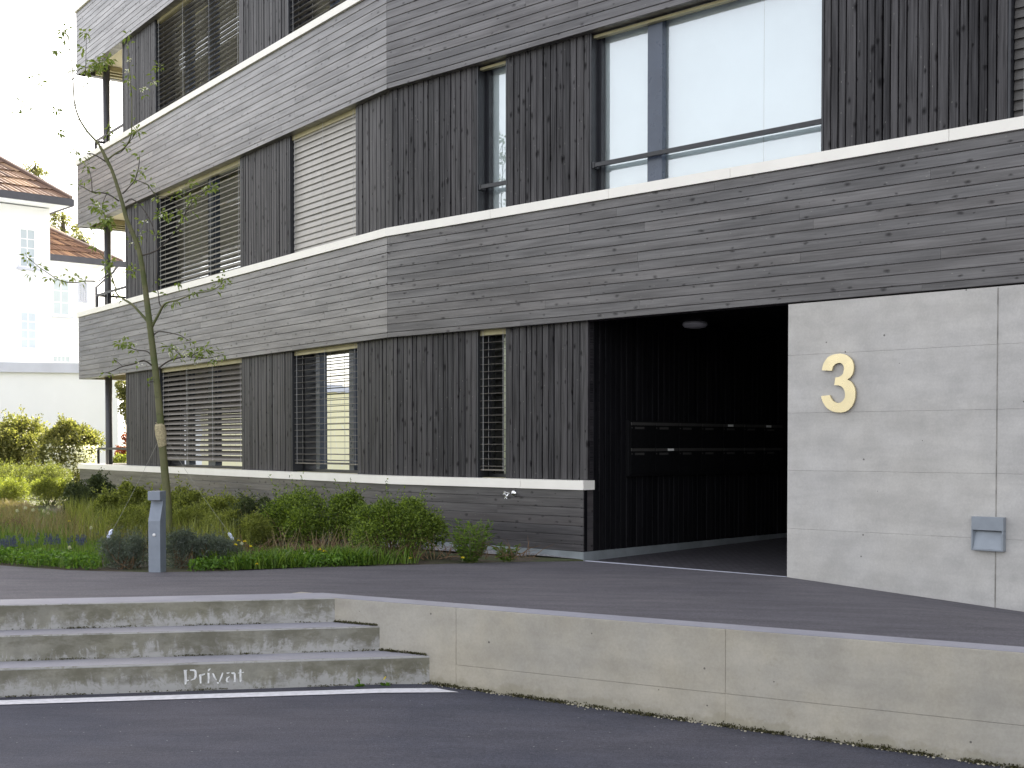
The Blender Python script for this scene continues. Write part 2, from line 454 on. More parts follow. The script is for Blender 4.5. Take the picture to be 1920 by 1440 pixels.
M['drygrass'] = leafmat('dry_grass_blade', (0.17, 0.13, 0.06), (0.34, 0.29, 0.15), 0.3)
M['clover'] = leafmat('low_green_leaf', (0.045, 0.11, 0.012), (0.17, 0.30, 0.045), 0.35)
M['hedge'] = leafmat('hedge_leaf', (0.07, 0.085, 0.02), (0.34, 0.33, 0.13), 0.35)
M['yellow'] = leafmat('yellow_petals', (0.75, 0.60, 0.02), (0.85, 0.72, 0.05), 0.2)
M['blue'] = leafmat('blue_florets', (0.045, 0.055, 0.13), (0.08, 0.095, 0.19), 0.2)
M['red'] = leafmat('red_flowers', (0.28, 0.05, 0.03), (0.45, 0.18, 0.08), 0.2)
M['seed'] = leafmat('seed_head', (0.55, 0.55, 0.50), (0.75, 0.75, 0.70), 0.4)
M['bark'] = None
g = NT('young_bark')
uvn = g.n('UVMap').outputs[0]
geo = g.n('NewGeometry').outputs['Position']
rings = g.noise(g.n('VectorMath', {0: uvn, 1: (22.0, 2.0, 1.0)}, operation='MULTIPLY').outputs[0], 1.0, 4, 0.6)
bl = g.noise(geo, 5.0, 4, 0.6)
c = g.mix(g.maprange(bl, 0.35, 0.65), (0.085, 0.10, 0.030), (0.13, 0.125, 0.055))
c = g.mix(g.maprange(rings, 0.6, 0.7, 0, 0.6), c, (0.06, 0.055, 0.035))
M['bark'] = g.principled(c, 0.7, g.bump(rings, 0.3, 0.004))
M['twig'] = simple('dark_twig', (0.06, 0.05, 0.04), 0.8, 0, 0.2, 20)
M['stem'] = simple('pale_stem', (0.13, 0.15, 0.06), 0.7, 0, 0.2, 30)
M['drystalk'] = simple('dry_stalk', (0.30, 0.22, 0.12), 0.85, 0, 0.3, 20)
M['browntwig'] = simple('brown_twigs', (0.16, 0.10, 0.055), 0.85, 0, 0.3, 20)
g = NT('garden_soil')
geo = g.n('NewGeometry').outputs['Position']
c = g.mix(g.maprange(g.noise(geo, 1.6, 5, 0.6), 0.4, 0.62), (0.085, 0.065, 0.045), (0.06, 0.075, 0.025))
f = g.maprange(g.noise(geo, 40, 4, 0.7), 0.2, 0.8, 0.6, 1.4)
c = g.mix(1.0, c, g.n('CombineColor', {0: f, 1: f, 2: f}).outputs[0], 'MULTIPLY')
M['soil'] = g.principled(c, 0.95, g.bump(g.noise(geo, 25, 5, 0.7), 0.8, 0.03))
g = NT('far_ground')
geo = g.n('NewGeometry').outputs['Position']
c = g.mix(g.maprange(g.noise(geo, 0.3, 5, 0.6), 0.4, 0.6), (0.10, 0.11, 0.06), (0.14, 0.14, 0.10))
M['farground'] = g.principled(c, 0.95)
g = NT('gravel')
geo = g.n('NewGeometry').outputs['Position']
vo = g.n('TexVoronoi', {'Vector': geo, 'Scale': 60.0}, feature='F1')
c = g.ramp(g.n('SeparateColor', {0: vo.outputs['Color']}).outputs[0], [(0.0, (0.10, 0.10, 0.11)), (0.6, (0.22, 0.22, 0.23)), (1.0, (0.42, 0.41, 0.40))])
M['gravel'] = g.principled(c, 0.9, g.bump(vo.outputs['Distance'], 1.0, 0.01))
g = NT('passage_paving')
geo = g.n('NewGeometry').outputs['Position']
br = g.n('TexBrick', {'Vector': g.n('Mapping', {'Vector': geo, 'Rotation': (0, 0, rad(-43.3))}).outputs[0], 'Color1': (0.05, 0.045, 0.055, 1), 'Color2': (0.075, 0.068, 0.08, 1), 'Mortar': (0.02, 0.02, 0.02, 1), 'Scale': 5.0, 'Mortar Size': 0.03})
M['paving'] = g.principled(br.outputs[0], 0.75, g.bump(br.outputs['Fac'], 0.5, 0.003))
# clay roof tiles
g = NT('clay_roof_tiles')
geo = g.n('NewGeometry')
ri = geo.outputs['Random Per Island']
c = g.ramp(ri, [(0.0, (0.10, 0.055, 0.04)), (0.5, (0.24, 0.14, 0.09)), (1.0, (0.50, 0.33, 0.20))])
M['tile'] = g.principled(c, 0.55, None, **{'Specular IOR Level': 0.6})
M['line'] = simple('worn_line_paint', (0.62, 0.62, 0.66), 0.6, 0, 0.12, 25)

# ------------------------------------------------------------------ board cladding generators
_cell = [0]
def hboards(mb, fr, t0, t1, e0, z0, z1, pitch=0.0935, gap=0.005, depth=0.012, lens=(2.6, 5.0), rnd=None):
    """horizontal boards, outer face at e0 (towards the viewer is smaller e)"""
    rnd = rnd or random
    z = z1
    while z > z0 + 0.005:
        zb = max(z - pitch, z0)
        t = t0
        first = True
        while t < t1 - 1e-4:
            ln = rnd.uniform(*lens) * (rnd.uniform(0.3, 1) if first else 1)
            first = False
            te = min(t + ln, t1)
            if t1 - te < 0.5: te = t1
            _cell[0] += 1; k = _cell[0]
            uo = rnd.uniform(0, 60)
            a, b = t + 0.0008, te - 0.0008
            zl, zh = zb + gap * 0.5, z - gap * 0.5
            ch = 0.003; ef = e0 + rnd.uniform(0, 0.0010)
            def U(tt, zc): return (uo + tt - t, k * 0.2 + (zc - zb) + 0.002)
            def Q(p):
                mb.poly([fr.P(*q) for q in p], [U(q[0], q[2]) for q in p])
            Q([(a, ef, zl + ch), (b, ef, zl + ch), (b, ef, zh - ch), (a, ef, zh - ch)])
            Q([(a, ef, zh - ch), (b, ef, zh - ch), (b, ef + ch, zh), (a, ef + ch, zh)])
            Q([(a, ef + ch, zh), (b, ef + ch, zh), (b, e0 + depth, zh), (a, e0 + depth, zh)])
            Q([(a, ef + ch, zl), (b, ef + ch, zl), (b, ef, zl + ch), (a, ef, zl + ch)])
            Q([(a, e0 + depth, zl), (b, e0 + depth, zl), (b, ef + ch, zl), (a, ef + ch, zl)])
            Q([(a, e0 + depth, zl), (a, ef, zl + ch), (a, ef, zh - ch), (a, e0 + depth, zh)])
            Q([(b, e0 + depth, zl), (b, ef, zl + ch), (b, ef, zh - ch), (b, e0 + depth, zh)])
            t = te
        z = zb
def vboards(mb, fr, t0, t1, e0, z0, z1, widths=(0.072, 0.088, 0.098), gap=0.011, depth=0.034, rnd=None):
    rnd = rnd or random
    t = t0
    while t < t1 - 1e-4:
        w = rnd.choice(widths)
        te = t + w
        if t1 - te < 0.045: te = t1
        _cell[0] += 1; k = _cell[0]
        uo = rnd.uniform(0, 60)
        a, b = t + gap / 2, te - gap / 2
        ch = 0.004; ef = e0 + rnd.choice((0, 0.002, 0.006))
        def U(tt, zc): return (uo + zc, k * 0.2 + min(tt - t, 0.095) + 0.002)
        def Q(p):
            mb.poly([fr.P(*q) for q in p], [U(q[0], q[2]) for q in p])
        Q([(a + ch, ef, z0), (b - ch, ef, z0), (b - ch, ef, z1), (a + ch, ef, z1)])
        Q([(a, ef + ch, z0), (a + ch, ef, z0), (a + ch, ef, z1), (a, ef + ch, z1)])
        Q([(b - ch, ef, z0), (b, ef + ch, z0), (b, ef + ch, z1), (b - ch, ef, z1)])
        Q([(a, e0 + depth, z0), (a, ef + ch, z0), (a, ef + ch, z1), (a, e0 + depth, z1)])
        Q([(b, ef + ch, z0), (b, e0 + depth, z0), (b, e0 + depth, z1), (b, ef + ch, z1)])
        Q([(a, e0 + depth, z0), (b, e0 + depth, z0), (b, ef, z0), (a, ef, z0)])
        t = te

# ------------------------------------------------------------------ setting: road, ground, forecourt, bed
def road_z(x):
    return 0.0 if x < -0.8 else max(-0.025 * (x + 0.8), -0.35)

# stair and retaining wall lines
s1a = Vector((-3.112, 7.744)); s1b = Vector((-0.584, 8.209))
sdir = (s1b - s1a).normalized(); snorm = Vector((-sdir.y, sdir.x))     # towards the house
wdir = Vector((0.85474, -0.51905)); wnorm = Vector((0.51905, 0.85474))
W0 = Vector((-1.133, 8.75)) - wnorm * 0.08
s1a = s1a + snorm * 0.075; s1b = s1b + snorm * 0.075
s2a = Vector((-3.22, 8.018)) + snorm * 0.055
TOP = 0.504
def k_wall(a):                       # where a riser line meets the retaining wall face
    return (W0 - a).dot(wnorm) / sdir.dot(wnorm)
mb = MB()
xs = [-120, -40, -12, -0.8] + [1.0 * i for i in range(0, 15)] + [40, 120]
ys = [-120, -40, -10, 0, 4, 6, 8, 9, 12]
for x0, x1 in zip(xs, xs[1:]):
    for y0, y1 in zip(ys, ys[1:]):
        mb.poly([(x0, y0, road_z(x0)), (x1, y0, road_z(x1)), (x1, y1, road_z(x1)), (x0, y1, road_z(x0))])
struct('road', mb, M['road'])
mb = MB()
gl = [(-600, 12.5), (-8.6, 12.5), (-5.5, 12.3), (-3.0, 12.0), (0.5, 13.4), (3.0, 11.6), (9, 6.5), (600, -300)]
for a, b in zip(gl, gl[1:]):
    mb.poly([(a[0], a[1], 0.30), (b[0], b[1], 0.30), (b[0], 900, 0.30), (a[0], 900, 0.30)])
    mb.poly([(a[0], a[1], -0.6), (b[0], b[1], -0.6), (b[0], b[1], 0.30), (a[0], a[1], 0.30)])
    mb.poly([(a[0], -900, -0.6), (b[0], -900, -0.6), (b[0], b[1], -0.6), (a[0], a[1], -0.6)])
struct('ground', mb, M['farground'])

# forecourt: strip between the back of the cap and the bed edge / facade
r3a = Vector((-3.316, 8.263)) + snorm * 0.05; cap_w = 0.20; stair_cap = 0.33
tb = ((r3a - W0).dot(snorm) + stair_cap - cap_w * wnorm.dot(snorm)) / wdir.dot(snorm)   # cap back lines meet
tf = ((r3a - W0).dot(snorm) + stair_cap) / wdir.dot(snorm)
def sline(k, off): return r3a + sdir * k + snorm * off
outer = []
corner_k = 2.187
o0 = sline(-5.5, stair_cap); outer.append((o0.x, o0.y, TOP - 0.002))
for k in (-4, -2.5, -1.2, 0, 0.9, 1.6):
    p = sline(k, stair_cap); outer.append((p.x, p.y, TOP - 0.002))
cw = W0 + wnorm * cap_w + wdir * tb
outer.append((cw.x, cw.y, TOP - 0.002))
for k in (0.9, 1.8, 2.8, 3.8, 4.8, 6.5, 10.0):
    p = W0 + wdir * k + wnorm * cap_w; outer.append((p.x, p.y, TOP - 0.002))
inner = [(-9.0, 12.7, 0.42), (-7.5, 12.6, 0.42), (-6.2, 12.45, 0.41), (-4.88, 12.17, 0.40), (-4.1, 11.72, 0.40), (-3.27, 11.5, 0.40), (-2.6, 11.62, 0.40),
         (-1.99, 11.91, 0.40), (-0.57, 12.45, 0.39), (0.0, 12.74, 0.38), (0.727, 12.99, 0.366), (1.60, 12.18, 0.369), (2.447, 11.372, 0.371), (3.983, 9.92, 0.25), (8.7, 5.5, -0.1)]
mb = MB()
NS = 10
import bisect
grid = []
for (a, b) in zip(outer, inner):
    a = Vector(a); b = Vector(b)
    row = []
    for i in range(NS + 1):
        f = i / NS
        p = a.lerp(b, f)
        if 0 < i < NS: p.z -= 0.018 * math.sin(math.pi * f)
        row.append(p)
    grid.append(row)
for r0, r1 in zip(grid, grid[1:]):
    for i in range(NS):
        mb.poly([r0[i], r1[i], r1[i + 1], r0[i + 1]])
struct('forecourt', mb, M['court'], smooth=True)

# garden bed soil sheet
mb = MB()
bed = [Vector(p) for p in inner[:11]]
back = [(-13, 26, 0.46), (-11, 26, 0.46), (-9.2, 25.5, 0.46), (-8.3, 24.63, 0.46), (-7.2, 23.05, 0.46), (-6.1, 21.53, 0.45), (-5.0, 20.0, 0.44), (-3.7, 18.18, 0.43), (-2.5, 16.51, 0.42), (-1.46, 15.06, 0.41), (0.70, 13.02, 0.37)]
for i in range(len(bed) - 1):
    n = 12
    for k in range(n):
        f0, f1 = k / n, (k + 1) / n
        def pt(j, f):
            p = bed[j].lerp(Vector(back[j]), f)
            p.z += (0.012 * math.sin(p.x * 5.1 + p.y * 3.3) + 0.01 * math.sin(p.x * 9.7)) * (1 if 0 < f < 1 else 0) - (0.004 if f == 0 else 0)
            return p
        mb.poly([pt(i, f0), pt(i + 1, f0), pt(i + 1, f1), pt(i, f1)])
struct('garden_bed', mb, M['soil'])
# gravel strip in front of the plinth
mb = MB()
for t0, t1, w in ((-0.1, 0.8, 0.5), (0.8, 1.6, 0.5), (1.6, 2.3, 0.42), (2.3, 2.98, 0.16)):
    w1 = {0.8: 0.5, 1.6: 0.42, 2.3: 0.16, 2.98: 0.02}[t1]
    mb.poly([FR.P(t0, -w, 0.408), FR.P(t1, -w1, 0.408 if t1 < 2.2 else 0.385), FR.P(t1, -0.001, 0.412 if t1 < 2.2 else 0.385), FR.P(t0, -0.001, 0.412)])
struct('gravel_strip', mb, M['gravel'])

# painted line on the road
mb = MB()
l0 = hitZ(0, 1321, 0.004); l1 = hitZ(0, 1312, 0.004)
def roadpt(px, py):
    p = hitZ(px, py, 0.004)
    return Vector((p.x, p.y, road_z(p.x) + 0.005))
f0 = roadpt(-300, 1331); f1 = roadpt(860, 1294.5); b1 = roadpt(818, 1288); b0 = roadpt(-300, 1322.5)
nseg = 30
for i in range(nseg):
    a, b = i / nseg, (i + 1) / nseg
    q = [f0.lerp(f1, a), f0.lerp(f1, b), b0.lerp(b1, b), b0.lerp(b1, a)]
    for p in q: p.z = road_z(p.x) + 0.005
    mb.poly(q)
o = struct('road_marking', mb, M['line'])

# ------------------------------------------------------------------ concrete steps
steps = thing('concrete_steps', 'weathered concrete flight of three steps with the word Privat painted on the lowest riser', 'steps', (-2.5, 8.2, 0))
Z1, Z2, Z3 = 0.1775, 0.340, TOP
lines = [(s1a, k_wall(s1a), Z1, 0), (s2a, k_wall(s2a), Z2, 0), (r3a, k_wall(r3a), Z3, 0)]
# stair body: each step a block whose right end dies into the retaining wall
def step_block(a, k1, z0, z1, depth):
    A = a + sdir * (-5.5); B = a + sdir * (k1 + 0.004)
    w = wdir
    # right end follows the wall face
    tt = depth / (snorm.dot(-w))
    Bb = B + (-w) * tt
    Ab = A + snorm * depth
    return [(A.x, A.y, z0), (B.x, B.y, z0), (Bb.x, Bb.y, z0), (Ab.x, Ab.y, z0), (A.x, A.y, z1), (B.x, B.y, z1), (Bb.x, Bb.y, z1), (Ab.x, Ab.y, z1)]
mb = MB(); mt = MB()
for (a, k1, z1, _), z0, dep in zip(lines, (-0.1, -0.1, -0.1), (0.60, 0.5, stair_cap)):
    mb.box8(step_block(a, k1, z0, z1, dep))
so = obj('step', mb, M['step_conc'], steps, bevel=0.006)
so.name = 'riser'
# tread skins (cleaner worn surface), 3 mm proud
mt = MB()
for i, (a, k1, z1, _) in enumerate(lines):
    dep = (0.262, 0.262, stair_cap)[i]
    A = a + sdir * (-5.5) + snorm * 0.007; B = a + sdir * (k1 - 0.006) + snorm * 0.007
    tt = (dep - 0.014) / (snorm.dot(-wdir))
    Bb = B + (-wdir) * tt; Ab = A + snorm * (dep - 0.012)
    mt.poly([(A.x, A.y, z1 + 0.001), (B.x, B.y, z1 + 0.001), (Bb.x, Bb.y, z1 + 0.001), (Ab.x, Ab.y, z1 + 0.001)])
obj('tread', mt, M['cap_conc'], steps)
# stencilled lettering
FS = Frame((s1a.x, s1a.y), (sdir.x, sdir.y), (snorm.x, snorm.y))
def stencil(pts):
    out = []
    for x, y in pts:
        t, zz_ = FS.hit(320 + x / 10.667, 1210 + y / 10.667, -0.0025)
        out.append(FS.P(t, -0.0025, zz_))
    return out
mb = MB()
for pl in ([(260, 492), (330, 490), (328, 512), (318, 515), (325, 690), (368, 690), (362, 712), (322, 722), (312, 780), (280, 785), (272, 600)],
           [(385, 485), (470, 480), (508, 500), (525, 560), (520, 630), (490, 680), (400, 705), (400, 690), (460, 660), (478, 600), (475, 530), (455, 512), (385, 510)],
           [(565, 590), (612, 570), (615, 620), (615, 760), (585, 765)], [(616, 575), (690, 558), (680, 590), (645, 603), (617, 615)],
           [(738, 520), (750, 475), (800, 458), (790, 485), (765, 518)], [(735, 545), (780, 555), (778, 640), (772, 760), (740, 762), (740, 640)],
           [(828, 560), (862, 560), (890, 620), (925, 690), (905, 700), (860, 640)], [(920, 730), (965, 740), (955, 770), (930, 762)],
           [(1030, 545), (1055, 548), (1040, 600), (985, 740), (965, 720), (1000, 620)],
           [(1115, 545), (1180, 540), (1170, 560), (1125, 570)], [(1210, 545), (1270, 535), (1300, 570), (1305, 735), (1250, 738), (1265, 700), (1262, 580), (1215, 568)],
           [(1110, 650), (1180, 615), (1175, 635), (1140, 665), (1138, 710), (1180, 735), (1120, 740), (1100, 700)],
           [(1375, 490), (1400, 470), (1415, 490), (1418, 700), (1400, 735), (1378, 725), (1375, 600)],
           [(1345, 548), (1374, 545), (1374, 560), (1350, 562)], [(1417, 538), (1465, 530), (1460, 548), (1417, 552)]):
    mb.poly(stencil(pl))
obj('lettering', mb, M['white_paint'], steps)

# ------------------------------------------------------------------ retaining wall
ret = thing('retaining_wall', 'low beige concrete retaining wall running right from the steps', 'wall', (1.0, 7.4, 0))
FW = Frame((W0.x, W0.y), (wdir.x, wdir.y), (wnorm.x, wnorm.y))
def panel(mb, fr, t0, t1, e0, e1, z0, z1, ch=0.004, g=0.0015):
    """cast panel with chamfered arrises"""
    a, b, c_, d = t0 + g, t1 - g, z0 + g, z1 - g
    mb.poly([fr.P(a + ch, e0, c_ + ch), fr.P(b - ch, e0, c_ + ch), fr.P(b - ch, e0, d - ch), fr.P(a + ch, e0, d - ch)])
    mb.poly([fr.P(a, e0 + ch, c_), fr.P(b, e0 + ch, c_), fr.P(b - ch, e0, c_ + ch), fr.P(a + ch, e0, c_ + ch)])
    mb.poly([fr.P(a + ch, e0, d - ch), fr.P(b - ch, e0, d - ch), fr.P(b, e0 + ch, d), fr.P(a, e0 + ch, d)])
    mb.poly([fr.P(a, e0 + ch, c_), fr.P(a + ch, e0, c_ + ch), fr.P(a + ch, e0, d - ch), fr.P(a, e0 + ch, d)])
    mb.poly([fr.P(b - ch, e0, c_ + ch), fr.P(b, e0 + ch, c_), fr.P(b, e0 + ch, d), fr.P(b - ch, e0, d - ch)])
    mb.poly([fr.P(a, e0 + ch, d), fr.P(b, e0 + ch, d), fr.P(b, e1, d), fr.P(a, e1, d)])
    mb.poly([fr.P(a, e0 + ch, c_), fr.P(a, e0 + ch, d), fr.P(a, e1, d), fr.P(a, e1, c_)])
    mb.poly([fr.P(b, e0 + ch, c_), fr.P(b, e0 + ch, d), fr.P(b, e1, d), fr.P(b, e1, c_)])
j1 = FW.hit(855, 1200)[0]; j2 = FW.hit(1360, 1250)[0]
mb = MB()
panel(mb, FW, tb + 0.01, j1, 0, 0.2, -0.5, TOP, 0.0025, 0.0008)
for a, b in ((j1, j2), (j2, j2 + 2.9), (j2 + 2.9, 10.0)):
    panel(mb, FW, a, b, 0, 0.2, 0.135, TOP, 0.0025, 0.0006)
    panel(mb, FW, a, b, 0.0006, 0.2, -0.6, 0.135, 0.0012, 0.0002)
mb.fbox(FW, tf + 0.03, 10, 0.006, 0.19, -0.6, TOP - 0.004)
obj('wall_face', mb, M['ret_conc'], ret)
mb = MB()
mb.poly([FW.P(tf, 0.004, TOP + 0.0008), FW.P(10, 0.004, TOP + 0.0008), FW.P(10, 0.2, TOP + 0.0008), FW.P(tb, 0.2, TOP + 0.0008)])
obj('wall_cap', mb, M['cap_conc'], ret)

# ------------------------------------------------------------------ apartment building
bld = thing('apartment_building', 'dark timber-clad apartment block with pale ledges, blinds and an open entrance passage', 'building', (BX, BY, 0.37))
SILL0, SILL1 = 1.089, 1.185
ST = 2.899
bands = [(0.458, SILL0), (2.804, 3.987), (5.703, 6.887), (8.602, 9.786), (11.5, 12.6)]
copings = [(SILL0, SILL1), (3.987, 4.082), (6.887, 6.98), (9.786, 9.88), (12.6, 12.7)]
LE = 11.78      # left end of the left wing
RE = 14.0
rr = random.Random(3)
for i, (z0, z1) in enumerate(bands):
    mb = MB()
    hboards(mb, FL, 0.0015, LE, 0.0, z0 if i else 0.25, z1, rnd=rr)
    hboards(mb, FR, 0.0015, 3.007 if i == 0 else RE, 0.0, z0, z1, rnd=rr, lens=(3.0, 5.5))
    # solid core behind the boards
    mb.fbox(FL, 0.02, LE - 0.002, 0.013, 0.16, z0 + 0.002 if i else 0.2, z1 - 0.002)
    mb.fbox(FR, 0.0, (3.0 if i == 0 else RE - 0.01), 0.0125, 0.16, z0 + 0.003, z1 - 0.003)
    if i:
        # return along the open end of the left wing
        FE = Frame(FL.P(LE, 0, 0).xy, (FL.n.x, FL.n.y), (-FL.d.x, -FL.d.y))
        hboards(mb, FE, 0.0, 3.2, 0.0, z0, z1, rnd=rr)
        mb.fbox(FE, 0.02, 3.2, 0.0125, 0.15, z0 + 0.002, z1 - 0.002)
    obj('timber_band', mb, M['band'], bld)
for i, (z0, z1) in enumerate(copings):
    mb = MB()
    def run(fr, t0, t1, seed):
        r_ = random.Random(seed); t = t0
        while t < t1 - 0.01:
            te = min(t + r_.uniform(1.3, 2.2), t1)
            mb.fbox(fr, t + (0.0018 if t > t0 else 0), te - (0.0018 if te < t1 else 0), -0.03, 0.15, z0, z1)
            t = te
    run(FL, -0.0027, LE + 0.03, i * 7 + 1)
    run(FR, -0.0027, 3.03 if i == 0 else RE, i * 7 + 2)
    if i: 
        FE = Frame(FL.P(LE, 0, 0).xy, (FL.n.x, FL.n.y), (-FL.d.x, -FL.d.y))
        mb.fbox(FE, 0.151, 3.2, -0.03, 0.15, z0, z1)
    else:
        FE = Frame(FL.P(LE, 0, 0).xy, (FL.n.x, FL.n.y), (-FL.d.x, -FL.d.y))
        mb.fbox(FE, 0.151, 3.2, -0.03, 0.15, z0, z1)
        mb.fbox(FE, 0.151, 3.2, 0.0, 0.14, 0.2, z0 - 0.001)
    obj('ledge', mb, M['coping'], bld)

# slabs, rear and end walls, roof
mb = MB()
def slab(z0, z1, fe=0.17, be=7.0, le=LE - 0.16):
    c_ = [FL.P(le, fe, 0), FL.P(0.012, fe, 0), FR.P(RE, fe, 0), FR.P(RE, be, 0), FR.P(0.4, be, 0) , FL.P(le, be, 0)]
    lo = [Vector((p.x, p.y, z0)) for p in c_]; hi = [Vector((p.x, p.y, z1)) for p in c_]
    mb.poly(lo[::-1]); mb.poly(hi)
    for k in range(len(c_)):
        mb.poly([lo[k], lo[(k + 1) % 6], hi[(k + 1) % 6], hi[k]])
slab(2.95, 3.25); slab(5.85, 6.15); slab(8.75, 9.05); slab(11.65, 12.0)
obj('floor_slab', mb, M['plaster'], bld)
mb = MB()
mb.fbox(FR, 5.45, RE, 0.27, 7.05, 0.2, 2.948)
mb.fbox(FR, 3.05, RE, 6.8, 7.05, 3.252, 12.4)
mb.fbox(FL, 0.4, LE - 0.17, 6.8, 7.05, 0.2, 12.4)
mb.fbox(FR, 0.3, 3.05, 6.8, 7.05, 0.2, 12.4)
mb.fbox(FL, 9.6, 9.8, 0.3, 6.8, 0.2, 2.948)
for zz_ in ((0.2, 2.948), (3.252, 5.848), (6.152, 8.748), (9.052, 11.648)):
    mb.fbox(FL, 9.44, LE - 0.17, 2.6, 2.8, *zz_)
    mb.fbox(FL, LE - 0.37, LE - 0.17, 2.81, 6.79, *zz_)
mb.fbox(FR, RE - 0.25, RE - 0.02, 0.3, 6.8, 3.252, 12.4)
obj('inner_wall', mb, M['room'], bld)
mb = MB()
c_ = [FL.P(LE - 0.2, 0.2, 0), FL.P(0.012, 0.2, 0), FR.P(RE, 0.2, 0), FR.P(RE, 7.0, 0), FR.P(0.4, 7.0, 0), FL.P(LE - 0.2, 7.0, 0)]
mb.poly([(p.x, p.y, 12.5) for p in c_])
obj('roof', mb, M['anth'], bld)

# vertical cladding panels between the openings (edges taken on the cladding plane)
CE = 0.08
panels_by_storey = {
    0: [(FL, 7.70, 9.36), (FL, 2.73, 4.345), (FL, 0.008, 0.87), (FR, 0.008, 1.39), (FR, 1.854, 3.0)],
    1: [(FL, 7.79, 9.33), (FL, 2.77, 4.37), (FL, 0.008, 0.895), (FR, 0.008, 1.392), (FR, 1.854, 3.01), (FR, 5.659, 7.281), (FR, 9.4, 14.0)],
    2: [(FL, 7.81, 9.42), (FL, 2.80, 4.375), (FL, 0.008, 1.06), (FR, 0.008, 1.392), (FR, 1.854, 3.01), (FR, 5.659, 7.281), (FR, 9.4, 14.0)],
    3: [(FL, 7.81, 9.42), (FL, 2.80, 4.375), (FL, 0.008, 1.06), (FR, 0.008, 1.392), (FR, 1.854, 3.01), (FR, 5.659, 7.281), (FR, 9.4, 14.0)],
}
opz = [(SILL1, 2.804), (4.082, 5.703), (6.98, 8.602), (9.88, 11.5)]
for st, pl in panels_by_storey.items():
    z0, z1 = opz[st]
    for fr, t0, t1 in pl:
        mb = MB()
        vboards(mb, fr, t0, t1, CE, z0 + 0.004, z1 + 0.01, rnd=rr)
        mb.fbox(fr, t0 + 0.004, t1 - 0.004, CE + 0.033, 0.27, z0 + 0.002, z1 + 0.1)
        mb.fbox(fr, t0 + 0.004, t1 - 0.004, 0.152, 0.298, z0 - 0.12, z0 + 0.001)
        mb.fbox(fr, t0 + 0.004, t1 - 0.004, 0.162, 0.298, z1 + 0.101, z1 + 1.2)
        obj('timber_cladding', mb, M['clad'], bld)
# infill behind the bands at the openings (spandrels)
mb = MB()
for z0, z1 in bands[1:]:
    mb.fbox(FL, 0.03, 9.36, 0.163, 0.29, z0 + 0.105, z1 - 0.13)
    mb.fbox(FR, 0.0, RE, 0.1635, 0.29, z0 + 0.1055, z1 - 0.1305)
mb.fbox(FL, 0.03, 9.36, 0.163, 0.29, 0.2, 0.96)
mb.fbox(FR, 0.0, 2.99, 0.1635, 0.29, 0.2, 0.96)
obj('spandrel', mb, M['anth'], bld)

